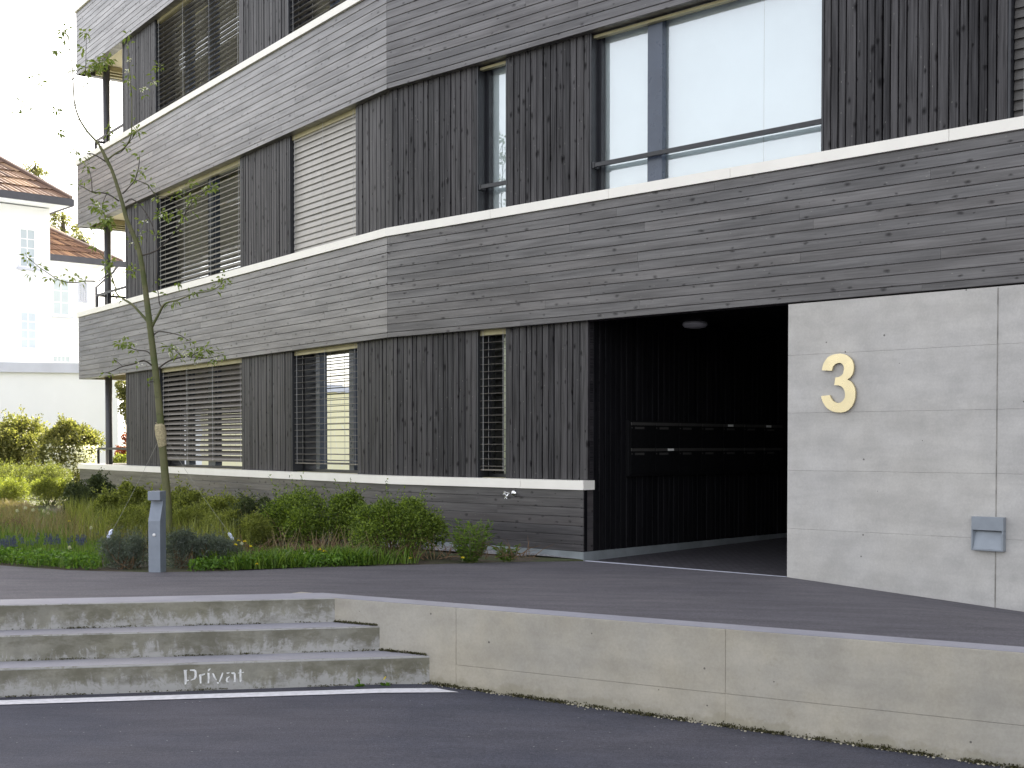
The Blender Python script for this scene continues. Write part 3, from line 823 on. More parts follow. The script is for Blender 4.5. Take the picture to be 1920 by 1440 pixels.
# windows
def window(fr, t0, t1, z0, z1, ge=0.26, mull=(), blind=None, inner=None, rail=False, frame_mat='anth', top_rail=False, fw=0.055, drop=0.02, jl=True, gmat='glass'):
    """opening between cladding panels: jamb linings, frame, panes, blind, curtains"""
    r_ = random.Random(int(t0 * 100 + z0 * 10))
    mb = MB()
    for a, b in ((t0 - 0.001, t0 + 0.02), (t1 - 0.02, t1 + 0.001)):
        mb.fbox(fr, a, b, CE + 0.006, ge - 0.001, z0 + 0.001, z1 + 0.06)
    mb.fbox(fr, t0 + 0.021, t1 - 0.021, 0.161, ge - 0.002, z1 + 0.03, z1 + 0.1)
    # frame
    a, b = t0 + 0.004, t1 - 0.004
    zt = z1 + 0.02; zb = z0 - 0.01
    mb.fbox(fr, a, a + fw, ge, ge + 0.06, zb, zt); mb.fbox(fr, b - fw, b, ge, ge + 0.06, zb, zt)
    mb.fbox(fr, a + fw, b - fw, ge, ge + 0.06, zt - 0.03, zt + 0.03); mb.fbox(fr, a + fw, b - fw, ge, ge + 0.06, zb, zb + 0.05)
    w = obj('window', mb, M[frame_mat], bld)
    edges = [a + fw] + [x for m in mull for x in m] + [b - fw]
    for m in mull:
        mm = MB(); mm.fbox(fr, m[0], m[1], ge - 0.02, ge + 0.05, zb + 0.051, zt - 0.031)
        obj('mullion', mm, M['frame_blue'], w)
    for k in range(0, len(edges), 2):
        p0, p1 = edges[k], edges[k + 1]
        mp = MB()
        mp.poly([fr.P(p0, ge + 0.035, zb + 0.05), fr.P(p1, ge + 0.035, zb + 0.05), fr.P(p1, ge + 0.035, zt - 0.03), fr.P(p0, ge + 0.035, zt - 0.03)])
        obj('pane', mp, M[gmat], w)
    # metal sill under the glass
    ms = MB(); ms.fbox(fr, t0 + 0.022, t1 - 0.022, 0.151, ge - 0.001, z0 - 0.02, z0 + 0.004)
    obj('sill', ms, M['blindbox'], w)
    if blind:
        ang, mat_, eb, zlow = blind
        pitch, wd = 0.08, (0.08 if ang < 60 else 0.088)
        mbl = MB()
        top = z1 - 0.03 if zlow < z1 - 0.2 else z1
        zz_ = z0 + zlow
        a_, b_ = t0 + 0.026, t1 - 0.026
        sa = rad(ang)
        first = True
        while zz_ < z1 + 0.01:
            # slightly cambered slat
            jig = r_.uniform(-0.03, 0.03)
            pr = []
            for q in range(4):
                x = (q / 3 - 0.5) * wd
                cam_ = 0.004 * (1 - (2 * x / wd) ** 2)
                ca, sn = math.cos(sa + jig), math.sin(sa + jig)
                pr.append((eb + x * ca - cam_ * sn, zz_ + x * sn + cam_ * ca))
            for (e0_, za), (e1_, zb_) in zip(pr, pr[1:]):
                mbl.poly([fr.P(a_, e0_, za), fr.P(b_, e0_, za), fr.P(b_, e1_, zb_), fr.P(a_, e1_, zb_)])
                mbl.poly([fr.P(a_, e0_, za - 0.0022), fr.P(a_, e1_, zb_ - 0.0022), fr.P(b_, e1_, zb_ - 0.0022), fr.P(b_, e0_, za - 0.0022)])
            ca, sn = math.cos(sa), math.sin(sa)
            mbl.poly([fr.P(a_, pr[0][0], pr[0][1] - 0.0022), fr.P(b_, pr[0][0], pr[0][1] - 0.0022), fr.P(b_, pr[0][0], pr[0][1]), fr.P(a_, pr[0][0], pr[0][1])])
            mbl.poly([fr.P(a_, pr[-1][0], pr[-1][1]), fr.P(b_, pr[-1][0], pr[-1][1]), fr.P(b_, pr[-1][0], pr[-1][1] - 0.0022), fr.P(a_, pr[-1][0], pr[-1][1] - 0.0022)])
            zz_ += pitch
        mbl.fbox(fr, a_, b_, eb - 0.03, eb + 0.03, z0 + zlow - 0.05, z0 + zlow - 0.035)   # bottom rail
        obj('blind', mbl, M[mat_], w)
        n = max(2, int((t1 - t0) / 0.9) + 1)
        off_ = 0.12 if (t1 - t0) > 0.6 else 0.08
        for k in range(n):
            tc = (t0 + off_) + (t1 - t0 - 2 * off_) * k / (n - 1)
            for ee in (eb - 0.043, eb + 0.043):
                mc = MB(); mc.bar(fr.P(tc, ee, z0 + zlow - 0.05), fr.P(tc, ee, z1 + 0.02), 0.004)
                obj('blind_cord', mc, M['cord'], w)
    mbx = MB()
    mbx.fbox(fr, t0 + 0.022, t1 - 0.022, 0.12, 0.18, z1 - 0.055 if not top_rail else z1 - 0.04, z1 - 0.012 if top_rail else z1 + 0.02)
    obj('blind_box', mbx, M['blindbox'], w)
    if inner:
        for i0, i1, ee, mat_ in inner:
            mi = MB()
            n = max(4, int(abs(i1 - i0) / 0.045))
            for k in range(n):
                x0 = i0 + (i1 - i0) * k / n; x1 = i0 + (i1 - i0) * (k + 1) / n
                amp = 0.012 if mat_ != 'white_blind' else 0.0
                ea = ee + amp * math.sin(k * 1.9); eb_ = ee + amp * math.sin((k + 1) * 1.9)
                mi.poly([fr.P(x0, ea, z0 - 0.1), fr.P(x1, eb_, z0 - 0.1), fr.P(x1, eb_, z1 + 0.1), fr.P(x0, ea, z1 + 0.1)])
            obj('curtain', mi, M[mat_], w)
    if rail:
        mr = MB()
        mr.fbox(fr, t0 + 0.021, t1 - 0.021, CE + 0.02, CE + 0.06, z0 + rail - 0.02, z0 + rail + 0.02)
        mr.fbox(fr, t0 + 0.0215, t0 + 0.05, CE + 0.015, CE + 0.1, z0 + rail - 0.03, z0 + rail + 0.03)
        obj('guard_rail', mr, M['anth'], w)
    return w

def Lt(px, e, y=780): return FL.hit(px, y, e)[0]
def Rt(px, e, y=400): return FR.hit(px, y, e)[0]
# ground storey
z0, z1 = opz[0]
window(FL, 4.345, 7.70, z0, z1, mull=((Lt(401, .22), Lt(388, .22)), (Lt(352, .22), Lt(346, .22))), blind=(44, 'slat', 0.150, 0.16),
       inner=((Lt(345, .55), Lt(392, .55), 0.55, 'curtain'), (Lt(400, .55), Lt(425, .55), 0.55, 'curtain')))
window(FL, 0.87, 2.73, z0, z1, mull=((Lt(661, .22), Lt(652, .22)), (Lt(597, .22), Lt(590, .22))), blind=(3, 'slat', 0.150, 0.16),
       inner=((Lt(652, .34), Lt(600, .34), 0.33, 'cream_curtain'), (Lt(671, .34), Lt(661, .34), 0.33, 'cream_curtain'), (Lt(590, .5), Lt(575, .5), 0.5, 'curtain')))
window(FR, 1.39, 1.854, z0, z1, blind=(3, 'slat', 0.150, 0.13), inner=((Rt(945, .36, 780), Rt(962, .36, 780), 0.36, 'cream_curtain'),))
# first storey
z0, z1 = opz[1]
window(FL, 4.37, 7.79, z0, z1, mull=((Lt(398, .22, 450), Lt(388, .22, 450)),), blind=(36, 'slat_olive', 0.150, 0.06),
       inner=((Lt(349, .5, 450), Lt(389, .5, 450), 0.5, 'curtain'), (Lt(398, .5, 450), Lt(446, .5, 450), 0.5, 'curtain')))
window(FL, 0.895, 2.77, z0, z1, mull=((1.75, 1.83),), blind=(76, 'slat_pale', 0.150, 0.06))
window(FR, 1.392, 1.854, z0, z1, gmat='glass_sky', inner=((1.36, 2.1, 0.30, 'white_blind'),), rail=0.30, top_rail=True, ge=0.22)
window(FR, 3.01, 5.659, z0, z1, mull=((Rt(1216, .20), Rt(1243, .20)),), gmat='glass_sky', inner=((3.03, 4.93, 0.285, 'white_blind'), (4.934, 5.64, 0.285, 'white_blind')), rail=0.30, top_rail=True, ge=0.20)
window(FR, 7.281, 9.4, z0, z1, blind=(74, 'slat_dark', 0.150, 0.06))
# second storey
z0, z1 = opz[2]
window(FL, 4.375, 7.81, z0, z1, mull=((Lt(398, .22, 150), Lt(388, .22, 150)), (Lt(352, .22, 150), Lt(345, .22, 150))), blind=(8, 'slat', 0.150, 0.06),
       inner=((Lt(338, .6, 150), Lt(425, .6, 150), 0.6, 'curtain'),))
window(FL, 1.06, 2.80, z0, z1, mull=((1.8, 1.87),), blind=(10, 'slat', 0.150, 0.06))
window(FR, 1.392, 1.854, z0, z1, blind=(74, 'slat_dark', 0.150, 0.06))
window(FR, 3.01, 5.659, z0, z1, blind=(74, 'slat_dark', 0.150, 0.06))
window(FR, 7.281, 9.4, z0, z1, blind=(74, 'slat_dark', 0.150, 0.06))
z0, z1 = opz[3]
for fr, a, b in ((FL, 4.375, 7.81), (FL, 1.06, 2.80), (FR, 1.392, 1.854), (FR, 3.01, 5.659), (FR, 7.281, 9.4)):
    window(fr, a, b, z0, z1, blind=(74, 'slat_dark', 0.150, 0.06))

# balcony end of the left wing: columns, railings, soffit strips
colp = None
for st, (z0, z1) in enumerate(opz):
    px = (205.5, 202, 197.5, 195)[st]; py = (780, 500, 200, 100)[st]
    t, _ = FL.hit(202, 500, 0.42)
    p = FL.P(t, 0.42, 0)
    mb = MB(); mb.tube([(p.x, p.y, z0 - 0.8 if st else 0.3), (p.x, p.y, z1 + 0.16)], [0.066, 0.066], 20)
    obj('column', mb, M['column'], bld, smooth=True)
    FE = Frame(FL.P(LE, 0, 0).xy, (FL.n.x, FL.n.y), (-FL.d.x, -FL.d.y))
    mb = MB()
    zr = z0 + 0.29
    mb.fbox(FL, 9.40, LE - 0.55, 0.17, 0.20, zr - 0.02, zr + 0.02)
    mb.fbox(FE, 0.2, 2.6, 0.52, 0.55, zr - 0.02, zr + 0.02)
    for tt in (LE - 0.55, LE - 1.2, 9.5):
        mb.fbox(FL, tt - 0.02, tt + 0.02, 0.165, 0.205, z0 - 0.1, zr - 0.021)
    for tt in (0.9, 1.7, 2.5):
        mb.fbox(FE, tt - 0.02, tt + 0.02, 0.515, 0.555, z0 - 0.1, zr - 0.021)
    obj('balcony_railing', mb, M['anth'], bld)
    mb = MB()
    for k, (e_, w_) in enumerate(((0.17, 0.1), (0.31, 0.08), (0.43, 0.06))):
        mb.fbox(FE, 0.3, 2.58, e_, e_ + w_, z1 + 0.01 + 0.02 * k, z1 + 0.145)
    obj('awning_track', mb, M['blindbox'], bld)

# passage: left wall, ceiling, far end, threshold
FP = Frame(FR.P(3.0085, 0.0, 0).xy, (FR.n.x, FR.n.y), (-FR.d.x, -FR.d.y))
mb = MB()
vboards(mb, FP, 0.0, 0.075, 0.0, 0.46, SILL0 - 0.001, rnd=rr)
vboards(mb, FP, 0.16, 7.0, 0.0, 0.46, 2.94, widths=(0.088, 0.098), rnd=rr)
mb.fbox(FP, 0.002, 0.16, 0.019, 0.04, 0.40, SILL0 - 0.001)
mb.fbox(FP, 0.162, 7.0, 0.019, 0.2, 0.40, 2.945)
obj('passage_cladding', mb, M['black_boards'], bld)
mb = MB()
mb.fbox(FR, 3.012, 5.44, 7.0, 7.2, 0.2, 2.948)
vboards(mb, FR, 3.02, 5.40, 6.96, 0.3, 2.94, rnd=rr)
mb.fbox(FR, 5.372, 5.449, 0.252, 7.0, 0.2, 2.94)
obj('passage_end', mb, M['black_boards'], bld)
mb = MB()
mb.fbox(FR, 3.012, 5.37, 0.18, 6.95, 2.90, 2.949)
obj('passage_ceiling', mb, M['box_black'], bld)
mb = MB()
mb.poly([FR.P(3.01, 0.03, 0.362), FR.P(5.372, 0.03, 0.370), FR.P(5.372, 7.0, 0.44), FR.P(3.01, 7.0, 0.44)])
struct('passage_floor', mb, M['paving'])
mb = MB()
mb.fbox(FR, 3.03, 5.37, 0.0, 0.028, 0.30, 0.374)
obj('threshold', mb, M['pale_metal'], bld)
# zinc flashing along the plinth and the passage wall
mb = MB()
mb.fbox(FR, -0.1, 3.0095, -0.006, 0.011, 0.25, 0.4565)
for a, b in ((0.0, 1.9), (1.903, 3.8), (3.803, 6.9)):
    mb.fbox(FP, a - (0.006 if a == 0 else 0), b, -0.006, 0.006, 0.25, 0.4575)
obj('zinc_flashing', mb, M['zinc'], bld)

# ------------------------------------------------------------------ concrete wall with the house number
cwl = thing('concrete_wall', 'smooth grey concrete wall right of the dark passage, under the timber band', 'wall', FR.P(5.4, 0, 0.3))
mb = MB()
rows = [-0.8, 0.805, 1.321, 1.828, 2.338, 2.792]
tj = FR.hit(1868, 900)[0]
for za, zb_ in zip(rows, rows[1:]):
    for a, b in ((5.372, tj), (tj, tj + 2.6), (tj + 2.6, 13.9)):
        panel(mb, FR, a, b, 0.0 if a < 6 else 0.001, 0.25, za, zb_, 0.0018, 0.0004)
mb.fbox(FR, 5.378, 13.9, 0.006, 0.249, -0.8, 2.788)
obj('wall_face', mb, M['wall_conc'], cwl)
mb = MB()
mb.fbox(FR, tj - 0.004, tj + 0.004, -0.0025, 0.004, -0.2, 2.784)
obj('joint', mb, M['joint'], cwl)

# house number 3
num = [(188, 312), (190, 300), (194, 284), (203, 268), (213, 256), (228, 247), (245, 241), (268, 239), (284, 241), (298, 247), (312, 258), (321, 270), (326, 286), (327, 302),
       (325, 317), (320, 331), (311, 343), (298, 352), (312, 359), (322, 370), (330, 385), (334, 405), (333, 430), (328, 450), (318, 470), (304, 484), (290, 492), (272, 496),
       (250, 495), (232, 490), (214, 480), (202, 467), (192, 450), (187, 436), (185, 424), (223, 420), (228, 434), (238, 447), (256, 455), (270, 452), (281, 443), (288, 430),
       (289, 416), (287, 401), (281, 390), (272, 381), (258, 377), (242, 377), (244, 360), (247, 343), (262, 341), (273, 335), (281, 324), (284, 308), (283, 294), (277, 284),
       (268, 279), (256, 280), (245, 285), (236, 296), (231, 314)]
mb = MB()
pts = []
for x, y in num:
    t, zz_ = FR.hit(1460 + x / 2.3226, 560 + y / 2.3226, -0.035)
    pts.append(FR.P(t, -0.035, zz_))
mb.extrude(pts, FR.n * 0.022)
no = obj('house_number', mb, M['brass'], None, off=pts[0])
tag(no, 'large brushed brass numeral 3 fixed to the concrete wall', 'house number')

# wall light
def wl(x, y, e): 
    t, zz_ = FR.hit(1460 + x / 2.3226, 560 + y / 2.3226, e); return t, zz_
t0, zt = wl(840, 948, -0.05); t1, zb_ = wl(978, 1102, -0.05)
zm = wl(900, 1009, -0.05)[1]
lt = thing('wall_light', 'square grey outdoor wall light low on the concrete wall', 'wall light', FR.P((t0 + t1) / 2, 0, zb_))
mb = MB()
mb.fbox(FR, t0, t1, -0.055, -0.001, zm, zt)                       # solid upper half
for a, b in ((t0, t0 + 0.012), (t1 - 0.012, t1)):                 # side cheeks
    mb.fbox(FR, a, b, -0.055, -0.001, zb_, zm - 0.0005)
mb.fbox(FR, t0 + 0.012, t1 - 0.012, -0.055, -0.001, zb_, zb_ + 0.010)
obj('housing', mb, M['lamp_grey'], lt, bevel=0.002)
mb = MB()
a, b = t0 + 0.0125, t1 - 0.0125
mb.poly([FR.P(a, -0.050, zb_ + 0.011), FR.P(b, -0.050, zb_ + 0.011), FR.P(b - 0.012, -0.012, zm - 0.004), FR.P(a + 0.012, -0.012, zm - 0.004)])
mb.poly([FR.P(a, -0.050, zb_ + 0.011), FR.P(a + 0.012, -0.012, zm - 0.004), FR.P(a, -0.05, zm - 0.004)])
mb.poly([FR.P(b, -0.050, zb_ + 0.011), FR.P(b, -0.05, zm - 0.004), FR.P(b - 0.012, -0.012, zm - 0.004)])
obj('reflector', mb, M['lamp_grey'], lt)
mb = MB()
mb.fbox(FR, a + 0.02, b - 0.02, -0.045, -0.015, zm - 0.0035, zm - 0.001)
obj('lens', mb, M['box_flap'], lt)

# garden tap
tt, tz = FR.hit(962.5, 925, -0.01)
tp = thing('garden_tap', 'chrome garden tap with cross handles on the timber plinth', 'tap', FR.P(tt, 0, tz))
out = -FR.n
mb = MB(); mb.lathe(FR.P(tt, -0.001, tz), [(0.036, 0), (0.037, 0.006), (0.03, 0.012), (0.014, 0.02)], 20, out)
obj('rosette', mb, M['chrome'], tp, smooth=True)
mb = MB()
sp0 = FR.P(tt, -0.015, tz); sp1 = FR.P(tt, -0.085, tz); sp2 = FR.P(tt, -0.105, tz - 0.02); sp3 = FR.P(tt, -0.108, tz - 0.045)
mb.tube([sp0, sp1, sp2, sp3], [0.010, 0.010, 0.010, 0.009], 10)
mb.tube([FR.P(tt, -0.06, tz), FR.P(tt, -0.115, tz + 0.01)], [0.008, 0.006], 8)
obj('spout', mb, M['chrome'], tp, smooth=True)
for cx_, cz_, tl in ((-0.025, 0.008, 0.12), (-0.012, -0.035, 0.11)):
    mb = MB()
    cc = FR.P(tt + cx_, -tl, tz + cz_)
    for k in range(5):
        an = k * 2 * math.pi / 5 + 0.3
        tip = cc + FR.d * (0.024 * math.cos(an)) + Vector((0, 0, 0.024 * math.sin(an)))
        mb.tube([cc, tip], [0.0055, 0.006], 6)
    mb.tube([cc + FR.n * 0.012, cc - FR.n * 0.006], [0.008, 0.008], 8)
    obj('handle', mb, M['chrome'], tp)

# letterboxes
BZ0, BZ1 = 1.215, 1.79
lb = thing('letterbox_bank', 'black bank of letterboxes in two rows on the dark passage wall', 'letterboxes', FP.P(0.7, 0, BZ0))
e0, wbx, ncol = 0.70, 0.43, 7
mb = MB()
mb.fbox(FP, e0 - 0.02, e0 + wbx * ncol + 0.02, -0.05, -0.001, BZ0, BZ1 + 0.012)
obj('housing', mb, M['box_black'], lb, bevel=0.002)
labels = {(4, 1): 0.2, (6, 1): 0.1, (1, 0): 0.5}
for r in range(2):
    zt = (BZ0 + 0.30) if r == 0 else BZ1
    for k in range(ncol):
        a = e0 + k * wbx
        mb = MB()
        mb.fbox(FP, a + 0.006, a + wbx - 0.006, -0.058, -0.0505, zt - 0.27, zt - 0.045)
        dr = obj('letterbox_door', mb, M['box_black'], lb)
        mb = MB()
        mb.fbox(FP, a + 0.01, a + wbx - 0.012, -0.062, -0.0505, zt - 0.035, zt - 0.004)
        obj('flap', mb, M['box_flap'], lb)
        mb = MB(); mb.fbox(FP, a + 0.07, a + 0.23, -0.061, -0.0585, zt - 0.075, zt - 0.052)
        npl = obj('name_plate', mb, M['box_flap'], dr)
        mb = MB(); mb.lathe(FP.P(a + 0.018, -0.0582, zt - 0.062), [(0.008, 0), (0.008, 0.004)], 10, -FP.n)
        obj('lock', mb, M['box_flap'], dr)
        if (k, r) in labels:
            q = labels[(k, r)]
            mb = MB(); mb.fbox(FP, a + wbx * q, a + wbx * q + 0.11, -0.0640, -0.0625, zt - 0.032, zt - 0.008)
            obj('paper_label', mb, M['paper'], lb)

# passage ceiling lamp
mb = MB()
cl_t, cl_e = 4.0, 1.35
# locate under the ceiling on the sight line of the photo
d_ = ray(1303, 605); k_ = (2.895 - EYE) / d_[2]
mb.lathe((d_[0] * k_, d_[1] * k_, 2.8995), [(0.135, 0), (0.14, -0.03), (0.12, -0.055), (0.06, -0.066)], 28)
cl = obj('ceiling_lamp', mb, M['diffuser'], None, smooth=True, off=(d_[0] * k_, d_[1] * k_, 2.85))
tag(cl, 'round unlit ceiling lamp in the dark entrance passage', 'ceiling lamp')

# ------------------------------------------------------------------ bollard light
bp = hitZ(288, 1073, 0.40)
BYb = bp.y + 0.06
bl_ = thing('bollard_light', 'grey metal bollard light with angled neck at the edge of the asphalt', 'bollard', (bp.x, bp.y, 0.40))
phi = rad(9)
fd = Vector((math.cos(phi), -math.sin(phi)))       # along the front face
FB = Frame((bp.x - 0.045, bp.y + 0.0), fd, (-fd.y, fd.x))
wB, dB = 0.112, 0.125
def bz(py): return hitY(293, py, bp.y)[2]
zb0, zn0, zn1, zh0, zh1 = 0.36, bz(977), bz(943), bz(938), bz(921)
mb = MB()
mb.fbox(FB, 0, wB, 0, dB, zb0, zn0)
p = [FB.P(0, 0, zn0), FB.P(wB, 0, zn0), FB.P(wB, dB, zn0), FB.P(0, dB, zn0), FB.P(0, 0.062, zn1), FB.P(wB, 0.062, zn1), FB.P(wB, dB, zn1), FB.P(0, dB, zn1)]
mb.box8(p)
mb.fbox(FB, 0.0, wB, 0.062, dB, zn1, zh0 + 0.001)
obj('post', mb, M['bollard'], bl_)
mb = MB(); mb.fbox(FB, -0.002, wB + 0.002, -0.004, dB + 0.002, zh0, zh1)
obj('lamp_head', mb, M['bollard'], bl_, bevel=0.002)
mb = MB(); mb.fbox(FB, 0.01, wB - 0.01, 0.004, 0.058, zh0 - 0.004, zh0 - 0.0005)
obj('lens', mb, M['box_flap'], bl_)
mb = MB(); c0 = FB.P(wB * 0.5, -0.001, bz(1003)); mb.lathe(c0, [(0.016, 0), (0.014, 0.006), (0.006, 0.010)], 14, -FB.n)
obj('sensor_cap', mb, M['diffuser'], bl_, smooth=True)

# ------------------------------------------------------------------ foliage helpers
def leaf_mesh(name, pos, dirs, length, width, mat, parent=None, off=None, fold=0.25, extra=None, pointed=True):
    """pos (n,3), dirs (n,3) unit; each leaf an island of two quads folded along the midrib"""
    n = len(pos)
    rg = np.random.default_rng(int(abs(pos[0][0] * 1000)) + n)
    L = length * rg.uniform(0.6, 1.25, (n, 1)); W = width * rg.uniform(0.7, 1.2, (n, 1))
    up = rg.normal(size=(n, 3)); up[:, 2] += 0.8
    side = np.cross(dirs, up); side /= np.linalg.norm(side, axis=1, keepdims=True) + 1e-9
    nor = np.cross(side, dirs)
    base = pos; tip = pos + dirs * L - np.array([[0, 0, 1]]) * L * 0.15
    midp = pos + dirs * L * 0.5 + nor * 0
    l = midp + side * W / 2 + nor * W * fold; r = midp - side * W / 2 + nor * W * fold
    v = np.stack([base, l, tip, r], axis=1).reshape(-1, 3)
    f = (np.arange(n)[:, None] * 4 + np.array([[0, 1, 2, 0, 2, 3]])).reshape(-1, 3)
    me = bpy.data.meshes.new(name)
    o = bpy.data.objects.new(name, me); C.objects.link(o)
    if off is not None: o.location = off
    if parent: o.parent = parent
    sh = np.array(wloc(o))
    v = v - sh
    me.vertices.add(len(v)); me.vertices.foreach_set('co', v.astype(np.float32).ravel())
    me.loops.add(len(f) * 3); me.loops.foreach_set('vertex_index', f.astype(np.int32).ravel())
    me.polygons.add(len(f)); me.polygons.foreach_set('loop_start', np.arange(0, len(f) * 3, 3, dtype=np.int32))
    try: me.polygons.foreach_set('loop_total', np.full(len(f), 3, dtype=np.int32))
    except Exception: pass
    me.update(calc_edges=True)
    me.materials.append(mat)
    return o

def rdirs(rg, n, zb=0.3):
    d = rg.normal(size=(n, 3)); d[:, 2] += zb
    return d / np.linalg.norm(d, axis=1, keepdims=True)

def shrub(name, label, cat, px0, px1, pytop, Y, n, mat, leaf=(0.03, 0.014), zg=0.42, group=None, lowf=0.25, flat=1.0, twigs=26, twig_mat='browntwig', seed=1, clumps=14, stems_name='stems', shell=0.55, depthf=1.0):
    rg = np.random.default_rng(seed)
    a = hitY(px0, pytop, Y); b = hitY(px1, pytop, Y)
    cx = (a.x + b.x) / 2; rx = (b.x - a.x) / 2; H = a.z - zg
    root = thing(name, label, cat, (cx, Y, zg), group)
    # clump centres on an uneven dome
    cc = []
    for k in range(clumps):
        an = rg.uniform(0, 2 * math.pi); r = math.sqrt(rg.uniform(0, 1)) * 0.72
        x = math.cos(an) * r; y = math.sin(an) * r
        hz = (1 - (r ** 2) * 0.5 * flat) * rg.uniform(0.66, 1.02)
        cc.append((x * rx * 1.12, y * rx * depthf, hz * H, rg.uniform(0.17, 0.38)))
    P = []; D = []
    per = n // clumps
    for (x, y, hh, rs) in cc:
        rr_ = rs * rx * 1.1
        d = rdirs(rg, per, 0.25)
        rad_ = rr_ * (shell + (1 - shell) * rg.uniform(0, 1, (per, 1)) ** 0.5) * rg.uniform(0.8, 1.18, (per, 1))
        zr = min(rr_, H * 0.33)
        p = np.array([[x, y, hh - zr * 0.9]]) + d * rad_ * np.array([[1, 1, zr / rr_]])
        P.append(p); D.append(d)
    # fill down the flanks
    m = int(n * 0.28)
    d = rdirs(rg, m, 0.0); d[:, 2] = np.abs(d[:, 2])
    p = d * np.array([[rx * 0.9, rx * 0.9 * depthf, H * 0.8]]) * rg.uniform(0.35, 1.08, (m, 1))
    p[:, 2] = np.maximum(p[:, 2], H * lowf * rg.uniform(0.6, 1.6, m))
    P.append(p); D.append(d)
    for k in range(int(22 + clumps * 2.2)):          # unruly shoots standing out of the dome
        x, y, hh, rs = cc[int(rg.integers(len(cc)))]
        d = rdirs(rg, 1, 0.7)[0]; ll = rg.uniform(0.25, 0.6) * min(rx, H)
        q = np.array([x, y, hh * 0.88]) + d * np.linspace(0.25, 1.0, 16)[:, None] * ll + rg.normal(size=(16, 3)) * 0.012
        P.append(q); D.append(np.tile(d, (16, 1)))
    P = np.concatenate(P); D = np.concatenate(D)
    P[:, 2] = np.maximum(P[:, 2], 0.02)
    D = D * 0.6 + rdirs(rg, len(D), 0.5) * 0.6
    D /= np.linalg.norm(D, axis=1, keepdims=True)
    P += np.array([[cx, Y, zg]])
    leaf_mesh('foliage', P, D, leaf[0], leaf[1], mat, root)
    mb = MB()
    for k in range(twigs):
        x, y, hh, rs = cc[k % clumps]
        x += rg.normal() * rx * 0.12; y += rg.normal() * rx * 0.12
        b0 = Vector((cx + x * 0.15 + rg.normal() * 0.04, Y + y * 0.15 + rg.normal() * 0.04, zg - 0.02))
        tip = Vector((cx + x, Y + y, zg + hh * rg.uniform(0.75, 0.98)))
        m1 = b0.lerp(tip, 0.45) + Vector((x * 0.15, y * 0.15, -hh * 0.06))
        mb.tube([b0, m1, tip], [0.008, 0.005, 0.0015], 5)
    obj(stems_name, mb, M[twig_mat], root)
    return root

# ------------------------------------------------------------------ young tree with guy wires
TY = 13.9
base = hitY(316, 1003, TY)
tree = thing('young_tree', 'slim young tree with green trunk and sparse new leaves, held by guy wires', 'tree', (base.x, base.y, 0.42))
tp_ = [(316, 1025, 8.2), (316, 1000, 8), (315, 957, 7.6), (310, 897, 7.3), (305, 840, 7.0), (300, 780, 6.6), (295, 727, 6.3), (288, 667, 6.0), (280, 603, 5.8), (273, 547, 5.2), (263, 480, 4.6),
       (253, 447, 4.2), (238, 413, 3.9), (230, 383, 3.6), (220, 350, 3.3), (210, 320, 3.0), (200, 300, 2.6), (186, 272, 1.7), (165, 248, 1.4), (150, 225, 1.2), (141, 200, 1.0), (138, 175, 0.9), (137, 150, 0.8), (135, 120, 0.7), (131, 95, 0.6), (128, 70, 0.5)]
S14 = TY / F
def crom(P, n=4):
    out = []
    for i in range(len(P) - 1):
        p0 = P[max(i - 1, 0)]; p1 = P[i]; p2 = P[i + 1]; p3 = P[min(i + 2, len(P) - 1)]
        for k in range(n):
            t = k / n
            out.append(0.5 * ((2 * p1) + (-p0 + p2) * t + (2 * p0 - 5 * p1 + 4 * p2 - p3) * t * t + (-p0 + 3 * p1 - 3 * p2 + p3) * t ** 3))
    out.append(P[-1]); return out
tpts = [hitY(x, y, TY) for x, y, _ in tp_]
tr = [w * S14 for _, _, w in tp_]
sm = crom(tpts, 3)
rs = []
tr = [w if k < 16 else w * 1.3 + 0.1 * S14 for k, w in enumerate(tr)]
for i in range(len(tr) - 1):
    for k in range(3): rs.append(tr[i] + (tr[i + 1] - tr[i]) * k / 3)
rs.append(tr[-1])
mb = MB(); mb.tube(sm, rs, 12)
obj('trunk', mb, M['bark'], tree, smooth=True)
